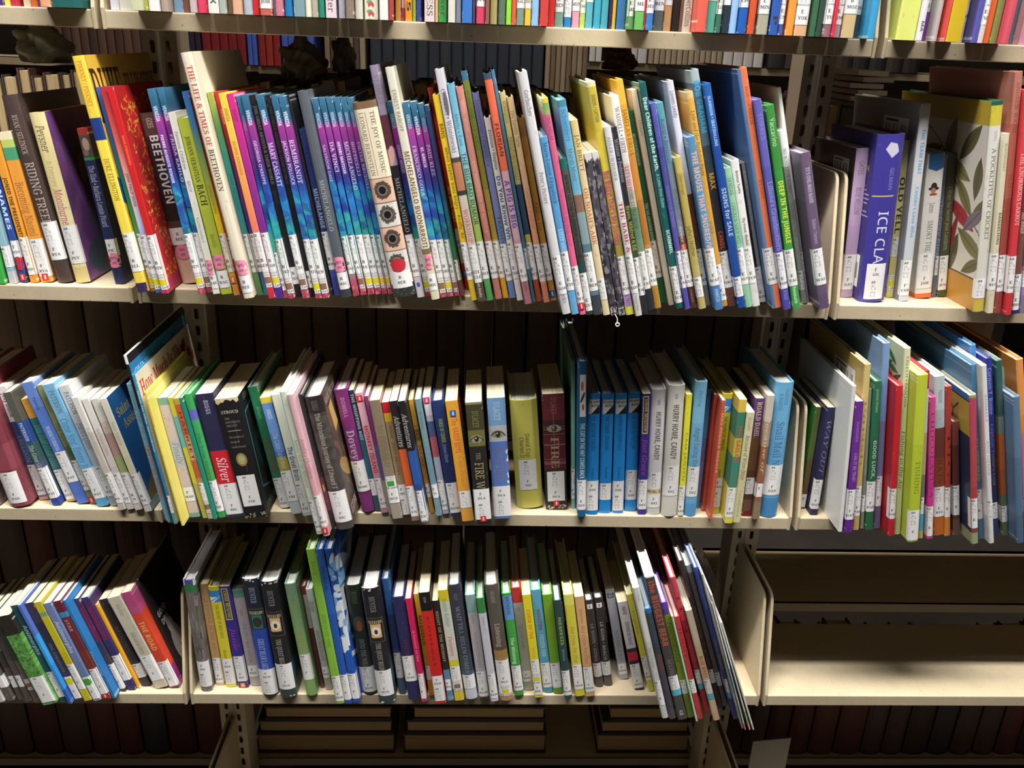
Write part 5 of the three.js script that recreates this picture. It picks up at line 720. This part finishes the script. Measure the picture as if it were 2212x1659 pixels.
// stickers: code -> size in mm and its print
const STICK = {
  a: [25, 27, (x, w, h) => { paper(x, w, h); x.fillStyle = '#2a2828'; x.font = fontOf('n', h * .15); x.fillText('AR', w * .3, h * .19); x.fillStyle = '#a5a3a3'; x.font = fontOf('m', h * .14); x.fillText('RL', w * .33, h * .38); x.fillText((1 + (rnd() * 5 | 0)) + '.' + (rnd() * 9 | 0), w * .3, h * .53); x.fillText('PTS', w * .3, h * .72); x.fillText('0.5', w * .3, h * .87); }],
  c: [25, 22, (x, w, h, s) => { paper(x, w, h); x.fillStyle = '#2c2a2a'; const L = (s || 'F/').split('/'); x.textAlign = 'center'; x.font = fontOf('s', h * .24); x.fillText(L[0], w * .46, h * .44); x.font = fontOf('s', h * .22); if (L[1]) x.fillText(L[1], w * .5, h * .74); }],
  ly: [24, 21, (x, w, h) => level(x, w, h, '#d8cc28')], lb: [24, 21, (x, w, h) => level(x, w, h, '#8a6a54')], lg: [24, 21, (x, w, h) => level(x, w, h, '#3c9c3c')],
  lY: [24, 21, (x, w, h) => { paper(x, w, h); blob(x, w * .5, h * .45, h * .3, h * .3, '#d8cc28'); }], lG: [24, 21, (x, w, h) => { paper(x, w, h); blob(x, w * .5, h * .45, h * .3, h * .3, '#4ca03c'); }],
  lt: [24, 9, (x, w, h) => { x.fillStyle = '#d8c49a'; x.fillRect(0, 0, w, h); x.fillStyle = '#4a4030'; x.font = fontOf('n', h * .6); x.textAlign = 'center'; x.fillText('AR/RL 3.8', w / 2, h * .72); }],
  sb: [25, 12, (x, w, h) => { x.fillStyle = '#5ab4c8'; x.fillRect(0, 0, w, h); }],
  n: [20, 20, (x, w, h) => { x.fillStyle = '#e68aa6'; x.fillRect(0, 0, w, h); x.fillStyle = '#6a3c4c'; x.textAlign = 'center'; x.font = fontOf('n', h * .2); x.fillText('NO', w / 2, h * .42); x.fillText('AR', w / 2, h * .72); }],
  r: [18, 18, (x, w, h) => { x.fillStyle = '#c02836'; x.fillRect(0, 0, w, h); }],
  s: [8, 9, (x, w, h, s) => { x.fillStyle = { r: '#cc2c30', b: '#2c5cb0', o: '#d87c34', g: '#3c9444', w: '#e0e0dc', p: '#d83c6c' }[s] || '#ccc'; x.fillRect(0, 0, w, h); x.fillStyle = s === 'w' ? '#888' : 'rgba(255,255,255,.7)'; x.fillRect(w * .35, h * .2, w * .3, h * .6); }],
};
function paper(x, w, h) { x.fillStyle = '#e9e7e6'; x.fillRect(0, 0, w, h); for (let i = 0; i < 12; i++) { x.fillStyle = `rgba(${rnd() < .5 ? '255,255,255' : '150,145,140'},.14)`; x.fillRect(rnd() * w, rnd() * h, w * .2, 2); } x.textAlign = 'left'; x.textBaseline = 'alphabetic'; }
function level(x, w, h, col) { paper(x, w, h); x.fillStyle = '#777'; x.font = fontOf('r', h * .16); x.textAlign = 'center'; x.fillText('Leveled', w / 2, h * .17); x.fillText('Readers', w / 2, h * .32); x.fillStyle = col; x.fillRect(w * .3, h * .37, w * .4, h * .38); x.fillStyle = '#444'; x.font = fontOf('n', h * .2); x.fillText('5th Level', w / 2, h * .94, w * .92); }

// ---------------------------------------------------------------- read the rows
const KIND = { p: ['picture_book', 'picture book'], h: ['hardcover_book', 'hardcover book'], b: ['paperback_book', 'paperback'] };
const ROWWORD = { A: 'on the uppermost shelf', B: 'on the biography shelf', C: 'on the novel shelf', D: 'on lowest filled shelf' };
function parseKind(s) { const m = s.match(/^([phb])([wct])?(?:d(\d+))?(?:=(\w+))?(?:([<>])(\w+))?$/); if (!m) throw new Error('kind ' + s); return { k: m[1], pages: m[2] || { p: 'w', h: 'w', b: 'c' }[m[1]], d: m[3] ? m[3] / 1000 : 0, art: m[4], side: m[5], face: m[6] }; }
const rows = {};
for (const b of BLOCKS) for (const line of b.rows.trim().split('\n')) {
  const f = line.split('|'); if (f.length !== 6) throw new Error('row ' + line);
  const [tx, ty, bx, by, w] = f[0].split(' ').map(Number), ys = SHELF[b.shelf] + TOP, kd = parseKind(f[1]);
  const foot = hit(b.x0 + bx / b.s, b.y0 + by / b.s, 'y', ys); let z = Math.max(-.05, Math.min(.075, foot.z));
  const px = b.x0 + bx / b.s, py = b.y0 + by / b.s; const p0 = z === foot.z ? foot : hit(px, py, 'z', z), p1 = hit(b.x0 + tx / b.s, b.y0 + ty / b.s, 'z', z);
  let h = Math.hypot(p1.x - p0.x, p1.y - ys), lean = Math.atan2(p1.x - p0.x, p1.y - ys);
  const t = w / b.s * depthOf(new THREE.Vector3((p0.x + p1.x) / 2, (ys + p1.y) / 2, z)) / F;
  (rows[b.shelf + b.bay] ||= []).push({ ...kd, shelf: b.shelf, bay: b.bay, x: p0.x, ys, z, h: Math.min(h, .302), lean, t, cols: f[2], texts: f[3] ? f[3].split('^') : [], stickers: f[4] ? f[4].split('^') : [], words: f[5] });
}
const lipLit = [[235, 270], [365, 405], [850, 905], [1180, 1345], [1410, 1490], [1855, 1890], [1990, 2016], [2075, 2098], [2165, 2212], [0, 95]];
for (const b of FEET) for (const line of b.rows.trim().split('\n')) {
  const f = line.split('|'); if (f.length !== 5) throw new Error('foot ' + line);
  const [x, w] = f[0].split(' ').map(Number), px = b.x0 + x / b.s, ys = SHELF.A + TOP, lit = lipLit.some(([a, c]) => px > a && px < c), z = lit ? -.004 : rr(.01, .022);
  const p = hit(px, 14 + px * .0412, 'z', z), h = rr(.21, .285), t = w / b.s * depthOf(p) / F, art = f[1][0] === '=' ? f[1].slice(1) : undefined;
  const texts = [], stickers = [], lab = f[3] ? +f[3] / 1000 : 0;
  if (lab) stickers.push(`${f[2] === 'a' ? 'a' : 'c'}${(1 - (lab + .022) / h).toFixed(4)}:${f[2]}`, `a${(1 - (lab + .047) / h).toFixed(4)}`);
  else if (f[2].length > 2) texts.push(`${f[2]}@${(1 - .05 / h).toFixed(3)}-${(1 - .006 / h).toFixed(3)},4a3a38,r,.55`);
  else if (f[2]) texts.push(`${f[2]}@${(1 - .022 / h).toFixed(3)}-${(1 - .01 / h).toFixed(3)},3a3438,n,.5`);
  (rows['A' + b.bay] ||= []).push({ k: 'p', pages: 'w', d: 0, art, shelf: 'A', bay: b.bay, x: p.x, ys, z, h, lean: 0, t, cols: art ? '0' : f[1], texts, stickers, words: f[4] });
}
// neighbours may touch but not run into each other
for (const key in rows) {
  const R = rows[key], [x0, x1] = BAY[key[1]]; R.sort((a, b) => (a.x + Math.tan(a.lean) * .04) - (b.x + Math.tan(b.lean) * .04));
  const open = key === 'BM' || key === 'CM'; const lo = key[1] === 'L' ? -2 : x0 + .0045, hi = key[1] === 'R' ? 3 : x1 - .0045;
  for (let it = 0; it < 240; it++) {
    for (let i = 0; i < R.length; i++) {
      const a = R[i], ha = a.t / 2 / Math.cos(a.lean);
      if (a.x - ha < lo) a.x += (lo - a.x + ha) * .6; if (a.x + ha > hi) a.x -= (a.x + ha - hi) * .6;
      const top = Math.min(a.h, .165), T = Math.tan(a.lean) * top; if (a.x + ha + T > hi) a.lean -= (a.x + ha + T - hi) * .5 / top; if (!open && a.x - ha + T < lo) a.lean += (lo - a.x + ha - T) * .5 / top;
      if (i + 1 >= R.length) continue;
      const b = R[i + 1], hb = b.t / 2 / Math.cos(b.lean), hm = Math.min(a.h * Math.cos(a.lean), b.h * Math.cos(b.lean));
      const o0 = a.x + ha - (b.x - hb), o1 = o0 + (Math.tan(a.lean) - Math.tan(b.lean)) * hm;
      if (o0 > 0) { a.x -= o0 * .3; b.x += o0 * .3; a.lean += o0 * .3 / a.h; b.lean -= o0 * .3 / b.h; }
      if (o1 > 0) { a.lean -= o1 * .3 / hm; b.lean += o1 * .3 / hm; }
      const o = Math.max(o0, o1); if (o > 0) { const s = o * .07; a.t = Math.max(.0022, a.t - s * a.t / (a.t + b.t) * 2); b.t = Math.max(.0022, b.t - s * b.t / (a.t + b.t) * 2); }
    }
  }
  for (const a of R) { a.t = Math.max(.0018, a.t - .0006); }
}
// print sheets, tallest first
const all = Object.values(rows).flat(); const order = all.slice().sort((a, b) => (b.face ? 1 : 0) - (a.face ? 1 : 0) || b.h - a.h);
for (const a of all) {
  const near = Math.abs(a.x) < .06 || Math.abs(a.x - .917) < .06, most = a.z + (near ? .184 : .243);
  const want = a.d || { p: .8, h: .72, b: .66 }[a.k] * a.h; a.depth = Math.min(want, most, .25);
}
const PRINT = 2250, BARCOL = { lavender: '#4a4548', 'silver-grey': '#8a8a8e', 'orange blue-edged': '#4a5a78', white: '#c8c6c0', 'tan-yellow': '#b89a58', red: '#b01c28', 'bright blue': '#2c70b4', orange: '#c8803c' };
for (const a of order) {
  const w = Math.max(10, a.t * PRINT + 6), h = a.h * PRINT; let s = null;
  if (a.face) { const fw = 320, fh = 400; let sh = openSheets.face; let c1 = sh && cellOn(sh, fw, fh), c2 = c1 && cellOn(sh, Math.ceil(w), Math.ceil(h)); if (!c2) { sh = openSheets.face = newSheet(); c1 = cellOn(sh, fw, fh); c2 = cellOn(sh, Math.ceil(w), Math.ceil(h)); } a.faceCell = c1; a.cell = c2; }
  else a.cell = cell('spine', w, h);
  const c = a.cell, x = c.sheet.x;
  if (a.art) clipCell(x, c, SPINE_ART[a.art]); else fillBands(x, c, a.cols);
  speckle(x, c, 10 + a.t * 900, .1);
  if (a.k !== 'h') { x.fillStyle = 'rgba(235,232,225,.55)'; for (let i = 0; i < 5; i++) { const e = rnd() < .5; x.fillRect(c.x + (rnd() < .5 ? 0 : c.w - 3), c.y + (e ? rnd() * .05 : 1 - rnd() * .05) * c.h, 3, rr(2, 7)); } }
  for (const t of a.texts) spineText(x, c, t);
  if (a.face) { x.barCol = BARCOL[a.words]; clipCell(x, a.faceCell, COVER_ART[a.face]); x.barCol = null; }
}
// ---------------------------------------------------------------- put the books on the shelves
function buildBook(a, left, right) {
  const [name, kind] = KIND[a.k], g = new THREE.Group(); g.name = numbered(name); scene.add(g);
  const short = (o) => o ? o.words.replace(/ (leaning|thin|wide)/g, '') : 'the bracket', L = short(left), R = short(right);
  tag(g, `${a.words} ${kind} between ${L} and ${R} ones ${ROWWORD[a.shelf]}`.replace(/the bracket ones/, 'the bracket').replace(/between the bracket and (.*) ones/, 'between the bracket and $1 one'), 'book', 'books ' + ROWWORD[a.shelf]);
  g.position.set(a.x, a.ys + a.t / 2 * Math.abs(Math.sin(a.lean)) + .0003, a.z); g.rotation.z = -a.lean;
  const board = Math.min(a.k === 'b' ? .00045 : .0024, a.t * .22), { bulge } = makeProfile(a.k, a.t, a.depth);
  mesh('cover', coverGeo(a.k, a.t, a.h, a.depth, a.cell, a.side === '<' ? a.faceCell : null, a.side === '>' ? a.faceCell : null, board), sheetMat(a.cell.sheet, a.k === 'b' ? 'matt' : 'gloss'), g);
  mesh('page_block', pageGeo(a.k, a.t, a.h, a.depth, board), PAGES[a.pages], g);
  let foot = null;
  for (const s of a.stickers) {
    const m = s.match(/^([a-zA-Z]+)([\d.]+):?(.*)$/); if (!m) throw new Error('sticker ' + s);
    const [, code, at, rest] = m, [mw, mh, draw] = STICK[code], c = cell('label', mw * 2.6, mh * 2.6), round = code === 'n' || code === 'r';
    clipCell(c.sheet.x, c, (x, w, h) => { draw(x, w, h, rest); x.textAlign = 'left'; });
    let y = a.h * (1 - at) - mh / 1000; if (foot !== null && code !== 's' && !round && Math.abs(foot - y - mh / 1000) < .012) y = foot - mh / 1000 + .0002; if (y < .0005) continue; if (!round && code !== 's') foot = y;
    if (round) mesh('round_sticker', discGeo(a.k, a.t, bulge, y + mh / 2000, mh / 2000, c), sheetMat(c.sheet, 'label'), g);
    else mesh(code === 's' ? 'dot_sticker' : code[0] === 'l' || code === 'sb' ? 'level_label' : code === 'a' ? 'reading_label' : 'call_number_label', stickerGeo(a.k, a.t, bulge, y, code === 's' ? Math.min(mw / 1000, a.t * .8) : mw / 1000, mh / 1000, c, code === 's' ? .0004 : .00022), sheetMat(c.sheet, 'label'), g);
  }
  return g;
}
for (const key in rows) { const R = rows[key]; R.forEach((a, i) => { a.group = buildBook(a, R[i - 1], R[i + 1]); }); }
// ---------------------------------------------------------------- volumes on the far side, page edges turned to us, and the range across the far aisle
const plain = {}; const plainMat = (c, rough = .65) => plain[c] ||= new THREE.MeshStandardMaterial({ color: c, roughness: rough });
const flatCell = { x: 0, y: 0, w: 2048, h: 2048 };
const protoGeo = {};
function simpleBook(name, label, group, t, h, d, col, pages, kind = 'h') {
  const g = new THREE.Group(); g.name = numbered(name); scene.add(g); tag(g, label, 'book', group);
  const q = [Math.round(t * 1000), Math.round(h * 200), Math.round(d * 200), kind], key = q.join(), G = protoGeo[key] ||= [coverGeo(kind, q[0] / 1000, q[1] / 200, q[2] / 200, flatCell, null, null, q[0] > 30 ? .004 : .002), pageGeo(kind, q[0] / 1000, q[1] / 200, q[2] / 200, q[0] > 30 ? .004 : .002)];
  mesh('cover', G[0], plainMat(col), g); mesh('page_block', G[1], PAGES[pages], g); return g;
}
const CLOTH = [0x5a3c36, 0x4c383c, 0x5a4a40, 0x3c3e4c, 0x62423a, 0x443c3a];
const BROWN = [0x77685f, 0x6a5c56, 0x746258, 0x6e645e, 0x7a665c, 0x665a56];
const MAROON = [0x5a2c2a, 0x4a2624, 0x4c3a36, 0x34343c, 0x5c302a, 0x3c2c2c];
function rearRow(row, x0, x1, tMin, tMax, hMin, hMax, word, spineOut) {
  let x = x0; while (x < x1) { const t = Math.round(rr(tMin, tMax) * 1000) / 1000, h = rr(hMin, hMax), d = .165;
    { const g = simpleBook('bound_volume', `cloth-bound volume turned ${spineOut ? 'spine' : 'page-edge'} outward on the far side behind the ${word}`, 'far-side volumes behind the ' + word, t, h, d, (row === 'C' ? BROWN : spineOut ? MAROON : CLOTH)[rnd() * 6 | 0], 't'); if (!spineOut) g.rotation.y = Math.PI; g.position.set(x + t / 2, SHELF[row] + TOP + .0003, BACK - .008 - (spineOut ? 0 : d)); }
    x += t + (t > .03 ? rr(.002, .005) : .0012); }
}
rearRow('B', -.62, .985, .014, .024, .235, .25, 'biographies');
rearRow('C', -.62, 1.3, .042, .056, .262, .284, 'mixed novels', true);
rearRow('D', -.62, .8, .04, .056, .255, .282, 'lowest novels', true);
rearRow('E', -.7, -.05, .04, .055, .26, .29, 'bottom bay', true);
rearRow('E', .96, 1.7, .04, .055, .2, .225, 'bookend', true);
// flat piles low down
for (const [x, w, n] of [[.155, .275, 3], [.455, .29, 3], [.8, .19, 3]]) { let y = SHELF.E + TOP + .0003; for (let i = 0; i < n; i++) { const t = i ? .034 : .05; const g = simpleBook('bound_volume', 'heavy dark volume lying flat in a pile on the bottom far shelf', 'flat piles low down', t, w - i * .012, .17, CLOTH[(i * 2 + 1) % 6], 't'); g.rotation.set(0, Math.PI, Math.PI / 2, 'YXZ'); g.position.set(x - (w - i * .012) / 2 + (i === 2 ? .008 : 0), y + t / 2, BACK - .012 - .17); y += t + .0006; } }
// range of bound journals across the far aisle
const FZ = -1.35;
for (const [x0, x1, y] of [[-1.3, .03, Y0 - .1], [.04, .66, Y0 - .2], [.67, 2.2, Y0 - .06], [-1.3, 2.2, Y0 - .5], [-1.3, 2.2, Y0 + .27]]) rearShelf(x0, x1, y, `dim steel shelf ${y > Y0 ? 'over' : 'under'} the ${x1 < .1 ? 'red and blue volumes' : x1 < .7 ? 'dark journals' : x0 > 0 ? 'white boxes' : 'whole far range'} across the far aisle`, FZ, .2);
const fb = slab('wall_divider', 3.5, 2.2, .03, .45, 1.1, FZ - .24, M.wall); fb.name = 'wall_range_back';
function farRun(px0, px1, n, ys, cols, word, hh) {
  const a = hit(px0, 110, 'z', FZ).x, b = hit(px1, 110, 'z', FZ).x, t = (b - a) / n;
  for (let i = 0; i < n; i++) { const c = cols[i % cols.length], g = simpleBook('journal_volume', `${word} standing across the far aisle`, `far ${word} run`, Math.max(.006, t - .002), hh + (i % 3) * .005, .16, c, 't'); g.position.set(a + t * (i + .5), ys + TOP + .0003, FZ + .012); }
}
const ya = Y0 - .1, yb = Y0 - .2, yc = Y0 - .06;
farRun(125, 345, 12, ya, [0x5a4238, 0x4c3830, 0x604a40], 'brown bound journal', .305);
farRun(398, 438, 3, ya, [0x2c2038], 'dark plum volume', .295);
farRun(440, 534, 5, ya, [0x801a24], 'red bound volume', .295);
farRun(537, 558, 2, ya, [0x4464cc], 'paired blue volume', .285);
farRun(560, 608, 3, ya, [0x8e2428, 0x9a3028], 'red-brown bound volume', .285);
farRun(611, 680, 5, ya, [0x4864cc], 'blue bound volume', .285);
farRun(702, 790, 7, ya, [0x8a7a66, 0x5a4c40, 0xa89a84, 0x4a3c32], 'tan assorted volume', .275);
farRun(800, 1175, 15, yb, [0x353d4a, 0x323848], 'dark blue-grey journal', .405);
farRun(1178, 1270, 8, yb, [0xa0907c, 0x7c6c58, 0x94846c], 'tan journal', .405);
farRun(1272, 1300, 2, yc, [0xd8d8dc], 'white narrow box file', .25);
farRun(1356, 1398, 2, yc, [0xd4d4d8], 'white wide box file', .25);
farRun(1400, 1560, 13, yc, [0xa89a84, 0xb4a890], 'small tan volume', .25);
farRun(1562, 1650, 4, yc, [0xd8d8dc], 'white large box file', .25);
farRun(1660, 1990, 9, yc, [0x2c2c34, 0x3a3230, 0x28262c], 'black journal', .26);
// crumpled wrapping lying on the far-side books
function crumple(px, py, z, sx, sy, sz, col, label) {
  const p = hit(px, py, 'z', z); let g = new THREE.IcosahedronGeometry(1, 14); g.deleteAttribute('uv'); g.deleteAttribute('normal'); g = mergeVertices(g, 1e-4); const a = g.attributes.position, v = new THREE.Vector3();
  for (let i = 0; i < a.count; i++) { v.fromBufferAttribute(a, i); const tw = (q) => Math.abs(q - Math.floor(q) - .5) * 2, n = tw(v.x * .9 + v.y * .7 + .3) * .3 + tw(v.y * 1.3 - v.z * .8 + v.x * .5) * .26 + tw(v.x * 2.1 + v.z * 1.7 - v.y) * .14 + tw(v.x * 3.7 - v.y * 3.1) * .07; v.multiplyScalar(.5 + n); a.setXYZ(i, v.x * sx, Math.max(v.y, -.5) * sy, v.z * sz); }
  g.computeVertexNormals(); const m = mesh('crumpled_wrapping', g, plainMat(col, .5)); m.name = numbered('crumpled_wrapping'); tag(m, label, 'wrapping'); m.position.copy(p); m.position.y = Math.max(m.position.y, SHELF.B + TOP + .25 + .38 * sy); return m;
}
crumple(655, 140, -.34, .036, .04, .05, 0xa4a498, 'crumpled grey plastic wrapping on the far-side books behind the biographies');
crumple(742, 126, -.36, .018, .04, .04, 0x9c9a92, 'upright fold of grey wrapping beside the crumpled plastic');
crumple(95, 105, -.34, .036, .04, .05, 0xa0a49a, 'crumpled pale wrapping behind the slanting dark brown book');
crumple(1335, 132, -.34, .028, .026, .05, 0x8a7868, 'torn brown wrapping on the far-side books near the tattered grey books');
// loose booklets beside the upright
{ const p = hit(1830, 226, 'z', -.3); p.x += .03; for (let i = 0; i < 6; i++) { const w = rr(.045, .06), b = mesh('loose_booklet', box(w, .007, .12), plainMat([0xd8d4cc, 0xc8c4bc, 0xe0ddd4][i % 3], .8)); b.name = numbered('loose_booklet'); b.position.set(p.x + rr(-.004, .004), p.y + i * .0095, p.z - .05); b.rotation.y = rr(-.15, .15); tag(b, 'white booklet in the small pile behind the wide indigo book', 'booklet', 'pile of white booklets'); }
  const s = thing('carton', 'dark carton under the pile of white booklets', 'box'); const hgt = p.y - .004 - SHELF.B - TOP; mesh('body', box(.09, hgt, .14, 0, hgt / 2, 0), plainMat(0x3a322c), s); s.position.set(p.x, SHELF.B + TOP, p.z - .05); mesh('flap', box(.088, .002, .06, 0, hgt + .001, .035), plainMat(0x463c34), s); }
// metal bookend on the bottom shelf
{ const g = thing('bookend', 'grey metal bookend standing on the bottom shelf of the half-empty bay', 'bookend'); g.position.set(1.0, SHELF.E + TOP + .0005, -.12); g.rotation.y = .12;
  mesh('upright_plate', new RoundedBoxGeometry(.075, .175, .0015, 2, .0007).translate(0, .0875, 0), plainMat(0x9a948c, .5), g); mesh('foot_plate', box(.075, .0012, .09, 0, .0006, .045), plainMat(0x9a948c, .5), g); }
// loose thread hanging from the tattered grey books
{ const t = rows.BM.filter((a) => a.words === 'grey tattered')[0]; const c = new THREE.CatmullRomCurve3([new THREE.Vector3(0, .002, .001), new THREE.Vector3(.002, -.004, .003), new THREE.Vector3(.001, -.009, .004)]); const thr = new THREE.TubeGeometry(c, 10, .0006, 5), ring = new THREE.TorusGeometry(.0022, .0009, 6, 14); ring.translate(.001, -.0115, .004); mesh('loose_thread', mergeGeometries([thr, ring]), plainMat(0xdad6cc, .7), t.group); }
renderer.render(scene, camera);
